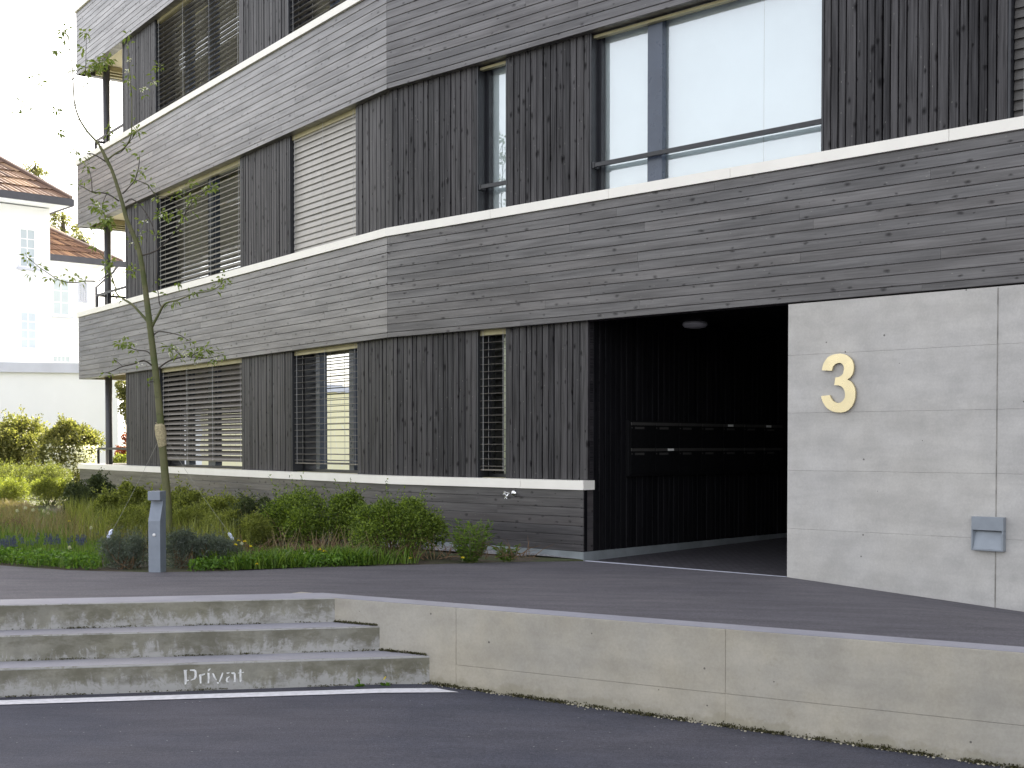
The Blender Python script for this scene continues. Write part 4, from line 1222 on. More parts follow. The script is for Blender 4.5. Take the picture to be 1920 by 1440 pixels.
branches = [
    [(278, 604, 2.4), (262, 586, 2.1), (251, 574, 1.9), (242, 567, 1.8), (232, 561, 1.6), (219, 551, 1.3), (216, 537, 1.1), (208, 514, 1.0), (198, 489, 0.8), (191, 478, 0.6), (178, 462, 0.4)],
    [(208, 512, 0.9), (196, 519, 0.9), (184, 527, 0.9), (160, 527, 0.8), (135, 530, 0.8), (110, 525, 0.7), (90, 512, 0.6), (72, 500, 0.5), (58, 487, 0.4), (47, 480, 0.3)],
    [(284, 614, 2.4), (297, 590, 2.0), (304, 576, 1.9), (309, 570, 1.6), (318, 566, 1.3), (332, 563, 1.2), (350, 556, 1.0), (364, 551, 0.9), (386, 547, 0.8), (403, 542, 0.6), (421, 528, 0.4)],
    [(304, 577, 1.2), (299, 569, 1.0), (297, 551, 0.8), (295, 540, 0.7), (294, 515, 0.6), (293, 485, 0.5), (294, 440, 0.4)],
    [(287, 629, 1.2), (297, 622, 0.9), (318, 624, 0.8), (338, 629, 0.7), (346, 634, 0.5), (358, 640, 0.3)],
    [(285, 668, 1.1), (276, 659, 0.9), (262, 657, 0.8), (251, 655, 0.7), (242, 650, 0.6), (233, 645, 0.4)],
    [(287, 687, 1.3), (270, 676, 1.1), (253, 682, 0.9), (230, 687, 0.8), (214, 694, 0.6), (196, 700, 0.3)],
    [(230, 687, 0.6), (222, 680, 0.5), (212, 672, 0.3)],
    [(297, 691, 1.4), (311, 680, 1.2), (327, 673, 1.1), (341, 670, 1.0), (357, 669, 0.9), (375, 671, 0.8), (394, 671, 0.6), (418, 664, 0.3)],
    [(341, 670, 0.6), (330, 658, 0.5), (318, 650, 0.4)], [(357, 669, 0.6), (372, 660, 0.5), (384, 655, 0.4)],
    [(296, 726, 0.8), (289, 716, 0.6), (278, 717, 0.4)],
    [(200, 301, 1.6), (213, 290, 1.3), (233, 277, 1.1), (245, 257, 1.0), (247, 233, 0.9), (247, 183, 0.7), (245, 160, 0.6), (240, 83, 0.3)],
    [(213, 290, 0.7), (226, 286, 0.5), (240, 270, 0.5), (258, 245, 0.4)],
    [(198, 303, 1.2), (177, 290, 0.9), (160, 287, 0.7), (140, 283, 0.3)],
    [(230, 363, 1.1), (240, 353, 0.9), (253, 337, 0.7), (260, 313, 0.6), (262, 290, 0.4)],
    [(223, 377, 1.2), (200, 363, 1.0), (173, 360, 0.8), (158, 352, 0.6), (147, 347, 0.4)],
    [(173, 360, 0.7), (171, 335, 0.6), (166, 312, 0.4)],
    [(200, 363, 0.6), (192, 385, 0.5), (196, 405, 0.4), (200, 420, 0.4)],
    [(235, 380, 1.1), (247, 373, 0.9), (267, 390, 0.7), (283, 417, 0.6), (291, 442, 0.3)],
    [(253, 337, 0.7), (277, 347, 0.6), (293, 367, 0.5), (320, 372, 0.4), (340, 400, 0.3)],
    [(263, 480, 1.2), (293, 470, 1.0), (318, 447, 0.8), (338, 422, 0.7), (347, 400, 0.6), (354, 385, 0.5), (362, 368, 0.4)],
    [(347, 400, 0.5), (366, 375, 0.4), (385, 358, 0.4), (397, 350, 0.3)],
    [(150, 226, 0.7), (128, 215, 0.5), (106, 206, 0.5), (60, 200, 0.3), (30, 210, 0.2)],
    [(165, 248, 0.7), (140, 247, 0.5), (108, 249, 0.4)], [(141, 200, 0.6), (110, 180, 0.4), (65, 142, 0.3)],
    [(137, 152, 0.6), (124, 128, 0.5), (108, 100, 0.4), (104, 92, 0.3)], [(131, 96, 0.5), (122, 78, 0.4), (120, 55, 0.3)],
    [(141, 200, 0.6), (155, 165, 0.5), (160, 135, 0.4), (162, 60, 0.3)],
    [(137, 150, 0.5), (150, 128, 0.4), (175, 125, 0.4), (192, 115, 0.3)],
    [(186, 272, 0.6), (200, 250, 0.5), (206, 235, 0.3)],
]
rg = np.random.default_rng(5)
LP, LD, BP, BD = [], [], [], []
def tuft(p, n, bloss=0, spread=0.05):
    p = np.array(p)
    d = rdirs(rg, n, -0.25)
    LP.append(p + d * spread * rg.uniform(0.1, 1, (n, 1))); LD.append(d)
    if bloss:
        c0 = p + rg.normal(size=3) * 0.03
        d = rdirs(rg, bloss, 0.2)
        BP.append(c0 + d * 0.012); BD.append(d)
for br in branches:
    dy1 = rg.uniform(-0.55, 0.45)
    P = []
    for i, (x, y, w) in enumerate(br):
        f = i / (len(br) - 1)
        P.append(hitY(x, y, TY + dy1 * f * (len(br) / 7.0)))
    mb = MB()
    s2 = crom(P, 3)
    r2 = []
    for i in range(len(br) - 1):
        for k in range(3): r2.append((max(br[i][2] + (br[i + 1][2] - br[i][2]) * k / 3, 0.35) * 1.15 + 0.12) * S14)
    r2.append(0.3 * S14)
    mb.tube(s2, r2, 6)
    thick = br[0][2] > 1.9
    obj('branch', mb, M['bark'] if br[0][2] > 1.5 else M['twig'], tree, smooth=True)
    # spurs with a few leaves along the outer half
    for i in range(len(s2)):
        f = i / len(s2)
        if f > 0.30 and rg.uniform() < 0.34:
            tuft(s2[i], int(rg.integers(2, 5)), 5 if rg.uniform() < 0.2 else 0, 0.04)
    tuft(s2[-1], 5, 0, 0.045)
for x, y, n, b in ((40, 195, 6, 0), (105, 205, 8, 0), (108, 248, 8, 0), (120, 55, 9, 0), (105, 92, 8, 0), (160, 60, 12, 0), (157, 88, 9, 0), (142, 128, 9, 0), (165, 130, 22, 4), (185, 120, 30, 4), (197, 115, 34, 0), (205, 110, 14, 0),
                   (240, 65, 9, 0), (238, 120, 4, 10), (246, 138, 3, 10), (243, 150, 5, 8), (285, 152, 3, 10), (276, 165, 3, 12), (270, 178, 3, 8), (300, 125, 10, 0), (293, 140, 6, 0), (257, 247, 9, 0), (206, 240, 6, 0),
                   (165, 312, 10, 0), (254, 335, 12, 0), (175, 385, 22, 0), (190, 392, 26, 8), (198, 412, 34, 8), (185, 420, 14, 0), (208, 418, 18, 0), (210, 380, 10, 0), (168, 425, 10, 0), (205, 420, 16, 0),
                   (268, 320, 6, 4), (280, 345, 8, 6), (293, 368, 7, 8), (325, 365, 5, 0), (355, 345, 12, 0), (365, 372, 12, 0), (358, 395, 5, 0), (342, 355, 4, 3), (300, 402, 16, 5), (315, 405, 10, 5), (330, 400, 8, 4),
                   (267, 412, 7, 6), (262, 440, 8, 5), (247, 455, 12, 4), (250, 505, 14, 0), (245, 512, 10, 0), (397, 350, 12, 0), (352, 372, 8, 0),
                   (205, 490, 16, 0), (200, 500, 10, 0), (52, 485, 8, 0), (58, 510, 7, 0), (75, 500, 8, 0), (95, 520, 6, 0), (115, 522, 5, 0), (135, 517, 7, 0), (160, 526, 4, 0), (335, 528, 7, 0), (357, 550, 5, 0), (408, 532, 9, 0), (422, 520, 10, 0), (365, 545, 5, 0),
                   (226, 643, 16, 0), (245, 640, 8, 0), (315, 650, 8, 12), (320, 658, 5, 12), (335, 658, 6, 10), (347, 662, 3, 8), (363, 660, 20, 4), (372, 670, 12, 4), (385, 656, 22, 0), (400, 672, 6, 8), (393, 675, 4, 4),
                   (187, 130, 10, 4), (175, 135, 8, 6), (150, 290, 5, 0)):
    tuft(hitY(x, y, TY + rg.uniform(-0.3, 0.3)), n, b, 0.05)
leaf_mesh('leaves', np.concatenate(LP), np.concatenate(LD), 0.062, 0.028, M['young_leaf'], tree, fold=0.2)
leaf_mesh('blossom', np.concatenate(BP), np.concatenate(BD), 0.022, 0.020, M['petal'], tree, fold=0.1)
# hessian wrap (a child: tied round the trunk) and guy wires
mb = MB()
wp = [hitY(x, y, TY) for x, y in ((299, 795), (300, 802), (302, 815), (303, 826), (305, 836), (306, 838))]
mb.tube(wp, [0.047, 0.058, 0.060, 0.050, 0.046, 0.043], 14)
mb.tube([hitY(300, 800, TY - 0.03), hitY(292, 792, TY - 0.05)], [0.006, 0.003], 5)
obj('trunk_wrap', mb, M['hessian'], tree, smooth=True)
gA = [hitY(300, 820, TY), hitZ(172, 1062, 0.41)]
gB = [hitY(307, 815, TY), hitZ(478, 1075, 0.42) ]
gB[1] = hitY(440, 1012, 13.2)
for i, (p0, p1, lab) in enumerate(((gA[0], gA[1], 'thin guy wire with blue and white tape, left of the young tree'), (gB[0], gB[1], 'thin guy wire with silver tape, right of the young tree'))):
    w_ = thing('guy_wire', lab, 'guy wire', p1, 'guy wires of the young tree')
    mb = MB()
    q = [p0.lerp(p1, f) - Vector((0, 0, 0.04 * math.sin(math.pi * f))) for f in [k / 10 for k in range(11)]]
    mb.tube(q, [0.0014] * 11, 5)
    obj('wire', mb, M['rope'], w_)
    mb = MB()
    fa = 0.765 if i == 0 else 0.955
    c1 = p0.lerp(p1, fa - 0.035) - Vector((0, 0, 0.022)); c2 = p0.lerp(p1, min(fa + 0.035, 0.995)) - Vector((0, 0, 0.022))
    mb.tube([c1, c1.lerp(c2, .3), c1.lerp(c2, .5), c1.lerp(c2, .7), c2], [0.012, 0.022, 0.013, 0.02, 0.008], 6)
    obj('tape', mb, M['tape'], w_)

# ------------------------------------------------------------------ shrubs and bed planting
shrub('evergreen_shrub', 'bushy green evergreen shrub nearest the plinth, right end of the bed', 'shrub', 642, 834, 926, 13.0, 13000, M['evergreen'], (0.034, 0.015), zg=0.40, group='evergreen shrubs in the bed', lowf=0.36, seed=3, clumps=18, twigs=60)
shrub('evergreen_shrub', 'bushy green evergreen shrub left of the largest one, against the ledge', 'shrub', 495, 712, 910, 13.9, 14000, M['evergreen'], (0.036, 0.016), zg=0.42, group='evergreen shrubs in the bed', lowf=0.28, seed=4, clumps=18, twigs=40)
shrub('small_leaved_shrub', 'dull dark small-leaved shrub between tall weeds and evergreens', 'shrub', 425, 560, 926, 14.2, 8000, M['darkleaf'], (0.03, 0.015), zg=0.42, lowf=0.08, seed=5, twigs=40)
shrub('small_leaved_shrub', 'dark reddish-tinted shrub at the left corner of the building', 'shrub', 112, 212, 887, 19.8, 8000, M['darkleaf'], (0.045, 0.022), zg=0.45, lowf=0.1, seed=6)
shrub('low_shrub', 'mid green low shrub behind the left guy wire', 'shrub', 178, 300, 905, 17.0, 9500, M['herb'], (0.042, 0.022), zg=0.44, lowf=0.15, seed=7)
shrub('low_shrub', 'low leafy shrub under the ledge behind the young tree trunk', 'shrub', 262, 392, 910, 16.6, 9500, M['herb'], (0.04, 0.018), zg=0.44, lowf=0.1, seed=8)
shrub('low_shrub', 'low olive green shrub beneath the ledge, right of the tree', 'shrub', 352, 478, 917, 15.6, 9500, M['herb'], (0.035, 0.016), zg=0.44, lowf=0.1, seed=9)
shrub('lavender_bush', 'grey-green lavender bush left of the bollard light', 'lavender', 186, 286, 999, 11.95, 5200, M['lavender'], (0.035, 0.006), zg=0.40, lowf=0.05, seed=10, clumps=22, flat=0.7, group='lavender bushes by the bollard', shell=0.3)
shrub('lavender_bush', 'grey-green lavender bush directly right of the bollard light', 'lavender', 300, 385, 992, 11.95, 5200, M['lavender'], (0.035, 0.006), zg=0.40, lowf=0.05, seed=11, clumps=22, flat=0.7, group='lavender bushes by the bollard', shell=0.3)
shrub('lavender_bush', 'grey-green lavender bush beside the yellow dandelions', 'lavender', 362, 446, 1000, 12.05, 4800, M['lavender'], (0.035, 0.006), zg=0.40, lowf=0.05, seed=12, clumps=20, flat=0.7, group='lavender bushes by the bollard', shell=0.3)
for q_, (a_, b_, t_, y_, lab_) in enumerate(((205, 282, 952, 14.6, 'low feathery weed clump left of the bollard, behind the lavender'), (318, 402, 948, 14.6, 'feathery weed clump right of the young tree trunk'), (385, 470, 952, 14.2, 'feathery weed clump behind the silver guy tape'), (452, 520, 965, 13.4, 'straggly weed clump in front of the dark small-leaved shrub'))):
    shrub('feathery_weed', lab_, 'weed', a_, b_, t_, y_, 3600, M['herb'], (0.05, 0.007), zg=0.41, lowf=0.02, seed=30 + q_, clumps=16, flat=0.5, twigs=30, twig_mat='stem', group='feathery weeds in the bed', shell=0.2)
# sunlit plants left
shrub('light_shrub', 'sunlit yellow-green shrub at the left edge of the bed', 'shrub', -50, 66, 868, 26.5, 9000, M['light'], (0.05, 0.018), zg=0.45, lowf=0.02, seed=13, flat=0.3, clumps=24)
shrub('light_shrub', 'feathery yellow-green shrub in front of the rounded hedge bushes', 'shrub', 44, 138, 876, 26.0, 9000, M['light'], (0.05, 0.014), zg=0.45, lowf=0.02, seed=14, flat=0.3, clumps=24)
shrub('straw_shrub', 'airy straw-green clump below the sunlit shrub at the left edge', 'shrub', -40, 58, 898, 23.6, 5000, M['herb'], (0.06, 0.01), zg=0.44, lowf=0.0, seed=41, clumps=18, flat=0.4, shell=0.2, twig_mat='stem')
shrub('straw_shrub', 'airy straw-green clump between the sunlit shrub and the dark corner shrub', 'shrub', 52, 134, 893, 23.0, 5000, M['herb'], (0.06, 0.01), zg=0.44, lowf=0.0, seed=42, clumps=18, flat=0.4, shell=0.2, twig_mat='stem')
# hedge bushes behind
for a, b, top, Y, lab, sd_ in ((-60, 112, 783, 29.0, 'large rounded sunlit bush at the left edge, before the white annex', 21), (70, 194, 789, 28.0, 'rounded bush with white blossom beside the building corner', 22)):
    r_ = shrub('hedge_bush', lab, 'bush', a, b, top, Y, 15000, M['hedge'], (0.075, 0.04), zg=0.40, lowf=0.05, flat=0.6, seed=sd_, clumps=34, twigs=30, group='hedge bushes before the annex', shell=0.6)
    if sd_ == 22:
        rg2 = np.random.default_rng(77)
        P = []
        for k in range(600):
            px, py = rg2.uniform(85, 185), rg2.uniform(835, 885)
            P.append(hitY(px, py, Y - rg2.uniform(0.45, 0.75)))
        P = np.array(P)
        leaf_mesh('blossom', P, rdirs(rg2, len(P), 0.4), 0.06, 0.05, M['petal'], r_)
shrub('red_flowering_shrub', 'small red-flowered shrub seen past the balcony column', 'shrub', 218, 262, 812, 31.0, 1500, M['red'], (0.06, 0.04), zg=0.4, seed=23)
shrub('yellow_green_shrub', 'low yellow-green shrub seen under the balcony railing', 'shrub', 205, 262, 848, 28.5, 2500, M['herb'], (0.06, 0.03), zg=0.4, seed=24)
shrub('tall_hedge', 'tall dark hedge at the right end of the white annex', 'hedge', 223, 300, 690, 38.0, 9000, M['hedge'], (0.10, 0.05), zg=0.3, lowf=0.0, flat=0.4, seed=25, clumps=30)

# tall grassy weeds (uncountable)
def blades(name, pts, hmin, hmax, w, mat, lean=0.35, seed=1):
    """pts: (n,3) roots; three-vertex-pair curved blades"""
    rg = np.random.default_rng(seed); n = len(pts)
    H = rg.uniform(hmin, hmax, (n, 1)); an = rg.uniform(0, 2 * math.pi, (n, 1)); ln = H * lean * rg.uniform(0.1, 1.3, (n, 1))
    d = np.concatenate([np.cos(an), np.sin(an), np.zeros((n, 1))], 1)
    s = np.concatenate([-np.sin(an), np.cos(an), np.zeros((n, 1))], 1) * w * rg.uniform(0.6, 1.3, (n, 1))
    up = np.array([[0, 0, 1.0]])
    b0 = pts; m1 = pts + up * H * 0.55 + d * ln * 0.3; t = pts + up * H * 0.96 + d * ln
    v = np.stack([b0 - s, b0 + s, m1 + s * 0.8, m1 - s * 0.8, t], 1).reshape(-1, 3)
    i0 = np.arange(n)[:, None] * 5
    f = (i0 + np.array([[0, 1, 2, 0, 2, 3, 3, 2, 4]])).reshape(-1, 3)
    me = bpy.data.meshes.new(name)
    o = bpy.data.objects.new(name, me); C.objects.link(o)
    me.vertices.add(len(v)); me.vertices.foreach_set('co', v.astype(np.float32).ravel())
    me.loops.add(len(f) * 3); me.loops.foreach_set('vertex_index', f.astype(np.int32).ravel())
    me.polygons.add(len(f)); me.polygons.foreach_set('loop_start', np.arange(0, len(f) * 3, 3, dtype=np.int32))
    me.update(calc_edges=True)
    me.materials.append(mat)
    return o
def inpoly(x, y, poly):
    ins = np.zeros(len(x), bool)
    j = len(poly) - 1
    for i in range(len(poly)):
        xi, yi = poly[i]; xj, yj = poly[j]
        c_ = ((yi > y) != (yj > y)) & (x < (xj - xi) * (y - yi) / (yj - yi + 1e-12) + xi)
        ins ^= c_; j = i
    return ins
def scatter(poly, n, seed, z=0.41, clump=0.0):
    rg = np.random.default_rng(seed)
    xs_ = [p[0] for p in poly]; ys_ = [p[1] for p in poly]
    X = rg.uniform(min(xs_), max(xs_), n * 3); Y_ = rg.uniform(min(ys_), max(ys_), n * 3)
    if clump:
        keep = (np.sin(X * 7.3 + np.sin(Y_ * 5.1) * 2) + np.sin(Y_ * 8.7 + X * 3.1) + rg.normal(size=len(X)) * 0.8) > clump
        X, Y_ = X[keep], Y_[keep]
    k = inpoly(X, Y_, poly)
    X, Y_ = X[k][:n], Y_[k][:n]
    return np.stack([X, Y_, np.full(len(X), z)], 1)
edgeL = [(-9.0, 12.72), (-7.5, 12.62), (-6.2, 12.47), (-4.88, 12.19), (-4.1, 11.74), (-3.75, 11.62)]
lawn_poly = edgeL + [(-3.9, 13.5), (-4.4, 15.0), (-5.6, 17.5), (-7.6, 21.0), (-9.5, 23), (-13, 23), (-13, 13)]
tag(blades('grass', scatter(lawn_poly, 60000, 1, 0.41), 0.05, 0.14, 0.0035, M['grassm'], 0.5, 1), 'green lawn grass growing in the bed left of the lavender', 'grass', kind='stuff')
weed_poly = [(-5.0, 14.8), (-3.2, 12.9), (-2.6, 13.0), (-2.9, 14.6), (-3.4, 16.5), (-5.8, 19.6), (-7.2, 20.5)]
tag(blades('tall_weeds', scatter(weed_poly, 15000, 2, 0.42, 0.1), 0.12, 0.46, 0.0035, M['herb'], 0.45, 2), 'tall olive green weeds and grass filling the bed under the ledge', 'weeds', kind='stuff')
dry_poly = [(-6.3, 15.5), (-3.4, 12.9), (-2.3, 12.9), (-2.6, 14.0), (-3.6, 16.6), (-6.8, 19.5)]
tag(blades('dry_grass', scatter(dry_poly, 6000, 3, 0.42, 0.3), 0.08, 0.38, 0.0024, M['drygrass'], 0.8, 3), 'pale dry grass stalks among the weeds', 'dry grass', kind='stuff')
# left patch of straw coloured grass
straw = [(-11, 18.0), (-6.3, 17.0), (-7.2, 19.5), (-8.7, 23.0), (-12, 25.0)]
tag(blades('straw_grass', scatter(straw, 14000, 4, 0.43), 0.06, 0.2, 0.0035, M['drygrass'], 0.6, 4), 'straw-coloured grass band behind the lawn at the left', 'dry grass', kind='stuff')
# low leafy plants at the asphalt edge
rg3 = np.random.default_rng(9)
p1 = scatter(edgeL[1:] + [(-4.0, 12.3), (-5.2, 12.9), (-6.5, 13.3), (-7.6, 13.4)], 6500, 5, 0.41)
p1[:, 2] += rg3.uniform(0.01, 0.11, len(p1))
tag(leaf_mesh('ground_cover', p1, rdirs(rg3, len(p1), 0.3), 0.035, 0.028, M['clover'], None, off=(-5, 12.5, 0.41)), 'bright green leafy ground cover along the left asphalt edge', 'ground cover', kind='stuff')
edge2 = [(-2.95, 11.55), (-2.6, 11.64), (-1.99, 11.93), (-1.35, 12.17), (-1.4, 12.6), (-2.1, 12.7), (-2.9, 12.2)]
p2 = scatter(edge2, 3800, 6, 0.405, 0.5)
tag(blades('edge_grass', np.concatenate([p2, scatter([(-1.4, 12.2), (-0.9, 12.35), (-1.0, 12.6), (-1.5, 12.6)], 250, 66, 0.40)]), 0.03, 0.20, 0.007, M['grassm'], 0.9, 6), 'lush grass tufts along the asphalt edge right of the bollard', 'grass', kind='stuff')
p3 = scatter(edge2, 3800, 7, 0.41); p3[:, 2] += rg3.uniform(0.0, 0.09, len(p3))
tag(leaf_mesh('low_weeds', p3, rdirs(rg3, len(p3), 0.3), 0.05, 0.022, M['clover'], None, off=(-2.2, 12.1, 0.41)), 'broad-leaved low weeds under the dandelions', 'weeds', kind='stuff')
# brown litter twigs under the shrubs
mb = MB()
rt = random.Random(12)
for (x0, x1, y0, y1, n_) in ((-2.9, -1.0, 12.4, 13.6, 260), (-6.9, -5.0, 16.0, 17.6, 160), (-0.9, 0.2, 12.5, 12.85, 60)):
    for k in range(n_):
        x = rt.uniform(x0, x1); y = rt.uniform(y0, y1)
        a = rt.uniform(0, 6.28); l_ = rt.uniform(0.06, 0.28)
        p0 = Vector((x, y, 0.41 + rt.uniform(0, 0.05))); p1_ = p0 + Vector((math.cos(a) * l_, math.sin(a) * l_, rt.uniform(0.0, 0.2)))
        mb.tube([p0, p0.lerp(p1_, .5) + Vector((0, 0, 0.02)), p1_], [0.0035, 0.003, 0.001], 4, cap=False)
tag(obj('twig_litter', mb, M['browntwig']), 'brown dead twigs under the shrubs', 'twigs', kind='stuff')

mb = MB()
for k in range(150):
    x = rt.uniform(-2.35, -0.75); y = 12.2 + (x + 2.35) * 0.22 + rt.uniform(0.1, 0.9)
    h_ = rt.uniform(0.08, 0.34); lx, ly = rt.uniform(-0.12, 0.12), rt.uniform(-0.1, 0.1)
    p0 = Vector((x, y, 0.40)); p1_ = p0 + Vector((lx, ly, h_))
    mb.tube([p0, p0.lerp(p1_, .5) + Vector((0, 0, 0.02)), p1_], [0.0025, 0.002, 0.001], 4, cap=False)
tag(obj('dry_stalks', mb, M['drystalk']), 'thin dry brown stalks standing under the evergreen shrubs', 'dry stalks', kind='stuff')
# weed plants against the flashing
def weed(px, py, h_, n, lab, seed, spread=0.24):
    p = hitZ(px, py, 0.40)
    rt = random.Random(seed)
    root = thing('weed_plant', lab, 'weed', p, 'weeds by the zinc flashing')
    mb = MB(); P = []; D = []
    for k in range(n):
        a = rt.uniform(0, 6.28); r = rt.uniform(0.2, 1.0) * spread; hh = h_ * rt.uniform(0.45, 1.0)
        tip = p + Vector((math.cos(a) * r, math.sin(a) * r, hh)); b0 = p + Vector((math.cos(a) * 0.03, math.sin(a) * 0.03, -0.02))
        mid_ = b0.lerp(tip, 0.5) + Vector((math.cos(a) * r * 0.15, math.sin(a) * r * 0.15, 0))
        mb.tube([b0, mid_, tip], [0.003, 0.0025, 0.0012], 4, cap=False)
        for q in range(9):
            f = rt.uniform(0.05, 1.0)
            c0 = b0.lerp(mid_, f * 2) if f < 0.5 else mid_.lerp(tip, f * 2 - 1)
            P.append(c0); D.append((math.cos(a + rt.uniform(-1.6, 1.6)), math.sin(a + rt.uniform(-1.6, 1.6)), rt.uniform(0.1, 1.0)))
    obj('stems', mb, M['stem'], root)
    D = np.array(D); D /= np.linalg.norm(D, axis=1, keepdims=True)
    leaf_mesh('leaves', np.array(P), D, 0.065, 0.015, M['grassm'], root)
weed(882, 1052, 0.42, 120, 'tall leafy weed clump in front of the zinc flashing', 1)
weed(950, 1050, 0.16, 26, 'small weed at the end of the gravel strip', 2, 0.11)

# dandelions
def dandelion_proto(kind):
    root = thing('dandelion', 'x', 'dandelion', (0, 0, 0))
    mb = MB(); mb.tube([(0, 0, 0), (0.006, 0.0, 0.07), (0.0, 0.004, 0.14)], [0.0028, 0.0026, 0.0024], 5)
    obj('stalk', mb, M['stem'], root, local=True)
    rt = random.Random(3); P = []; D = []
    nn = 90 if kind == 'seed' else 46
    for k in range(nn):
        v = Vector((rt.gauss(0, 1), rt.gauss(0, 1), rt.gauss(0, 1) if kind == 'seed' else abs(rt.gauss(0, 0.5)) + 0.1)).normalized()
        P.append((0, 0.004, 0.145 if kind != 'seed' else 0.155)); D.append(v)
    o = leaf_mesh('seed_head' if kind == 'seed' else 'flower', np.array(P), np.array(D), 0.022 if kind == 'seed' else 0.021, 0.006 if kind == 'seed' else 0.009, M['seed'] if kind == 'seed' else M['yellow'], root)
    return root
def copy_tree(o, parent=None):
    c_ = o.copy(); C.objects.link(c_); c_.parent = parent
    for ch in o.children: copy_tree(ch, c_)
    return c_
seedp = dandelion_proto('seed'); yelp = dandelion_proto('yellow')
used = {}
def place(proto, px, py, Y, lab, group, sc=1.0):
    h_ = 0.15
    p = hitY(px, py, Y)
    if id(proto) in used: o = copy_tree(proto)
    else: o = proto; used[id(proto)] = 1
    zg = 0.41
    s = max((p.z - zg) / h_, 0.3)
    o.location = (p.x, p.y, zg)
    o['label'] = lab; o['group'] = group
    # the stalk alone stretches to the flower's height
    for ch in o.children:
        if ch.name.startswith('stalk'): ch.scale = (1, 1, s)
        else: ch.location = (0, 0, 0.15 * (s - 1)); ch.scale = (sc, sc, sc); ch.location.z = 0.15 * s - 0.15 * sc
    o.rotation_euler.z = random.uniform(0, 6)
    return o
sg = 'dandelion seed heads in the grass'; yg = 'yellow dandelions in the bed'
for px, py, Y, lab in ((33, 958, 19.0, 'white dandelion seed head furthest left in the grass'), (48, 953, 19.2, 'white dandelion seed head above the straw grass, second from the left edge'), (62, 957, 19.0, 'small pale seed head among thin stalks, third from the left edge'),
                       (82, 959, 18.6, 'dandelion seed head at the left of the tight trio'), (90, 952, 18.8, 'dandelion seed head at the top of the tight trio'), (91, 963, 18.2, 'dandelion seed head at the bottom of the tight trio'),
                       (111, 951, 18.4, 'tall dandelion seed head in front of the dark shrub'), (171, 990, 14.5, 'dandelion seed head left of the guy wire tape'), (453, 1020, 12.2, 'dandelion seed head between the yellow dandelions'),
                       (572, 1040, 12.3, 'dandelion seed head under the evergreens, left of the next'), (588, 1043, 12.3, 'dandelion seed head under the evergreens, right of its neighbour'), (703, 1047, 12.6, 'dandelion seed head under the largest evergreen shrub'), (131, 1027, 12.9, 'low dandelion seed head above the ground cover')):
    place(seedp, px, py, Y, lab, sg, 1.0 if Y < 16 else 1.35)
for px, py, Y, lab in ((441, 1021, 12.0, 'yellow dandelion nearest the silver guy tape'), (448, 1013, 12.1, 'yellow dandelion topmost of the cluster by the lavender'), (459, 1015, 12.1, 'yellow dandelion behind the seed head by the lavender'), (470, 1024, 12.0, 'wide yellow dandelion right of the lavender'),
                       (475, 1048, 11.8, 'bright yellow dandelion low at the asphalt edge'), (481, 1058, 11.75, 'small yellow dandelion lowest at the asphalt edge'), (600, 1030, 12.3, 'yellow dandelion below the evergreen shrub, upper of two'), (608, 1033, 12.25, 'yellow dandelion below the evergreen shrub, lower of two'),
                       (770, 1050, 12.35, 'yellow dandelion at the foot of the largest evergreen shrub'), (867, 1055, 12.4, 'yellow dandelion at the foot of the tall weed'), (130, 977, 16.0, 'tiny yellow dandelion in the middle of the lawn')):
    place(yelp, px, py, Y, lab, yg, 0.9)

# grape hyacinths
root = thing('grape_hyacinth', 'blue grape hyacinth spike growing between the lawn and the leafy ground cover', 'flower', (0, 0, 0), 'blue grape hyacinths along the lawn')
mb = MB(); mb.tube([(0, 0, 0), (0, 0, 0.09)], [0.003, 0.0025], 5); obj('stalk', mb, M['stem'], root, local=True)
rt = random.Random(4); P = []; D = []
for k in range(46):
    a = rt.uniform(0, 6.28); zz_ = rt.uniform(0.08, 0.14); r = 0.008 * (1 - (zz_ - 0.08) / 0.08)
    P.append((math.cos(a) * r, math.sin(a) * r, zz_)); D.append(Vector((math.cos(a), math.sin(a), -0.3)).normalized())
leaf_mesh('florets', np.array(P), np.array(D), 0.011, 0.008, M['blue'], root)
first = True
for k in range(70):
    u = rt.random()
    px = rt.uniform(0, 30) if u < 0.45 else rt.uniform(40, 70) if u < 0.55 else rt.uniform(85, 112) if u < 0.8 else rt.uniform(125, 160)
    py = rt.uniform(1030, 1040) if px < 30 else rt.uniform(1024, 1036)
    p = hitZ(px, py + 4, 0.41)
    o = root if first else copy_tree(root)
    first = False
    o.location = (p.x, p.y, 0.42); o.rotation_euler = (rt.uniform(-.15, .15), rt.uniform(-.15, .15), rt.uniform(0, 6))
    s = rt.uniform(0.8, 1.25); o.scale = (s, s, s)

# weeds growing at the foot of the lowest step
for px, py, kind, lab in ((675, 1287, 'leaf', 'small upright green weed at the foot of the lowest step'), (722, 1285, 'bud', 'tiny weed with a yellow bud at the foot of the lowest step')):
    p = hitZ(px, py, 0.0); d_ = -snorm * 0.012
    root = thing('step_weed', lab, 'weed', (p.x, p.y, 0))
    rt = random.Random(px)
    P = []; D = []
    for k in range(9):
        P.append(p); D.append(Vector((rt.uniform(-1, 1), -0.3, rt.uniform(0.0, 0.6))).normalized())
    leaf_mesh('leaves', np.array(P), np.array(D), 0.045, 0.02, M['clover'], root)
    if kind == 'leaf':
        leaf_mesh('tall_leaf', np.array([p]), np.array([(-0.25, -0.05, 0.96)]), 0.085, 0.034, M['clover'], root, fold=0.1)
    else:
        leaf_mesh('bud', np.array([p + Vector((0, 0, 0.045))] * 14), rdirs(np.random.default_rng(2), 14, 0.8), 0.013, 0.008, M['yellow'], root)

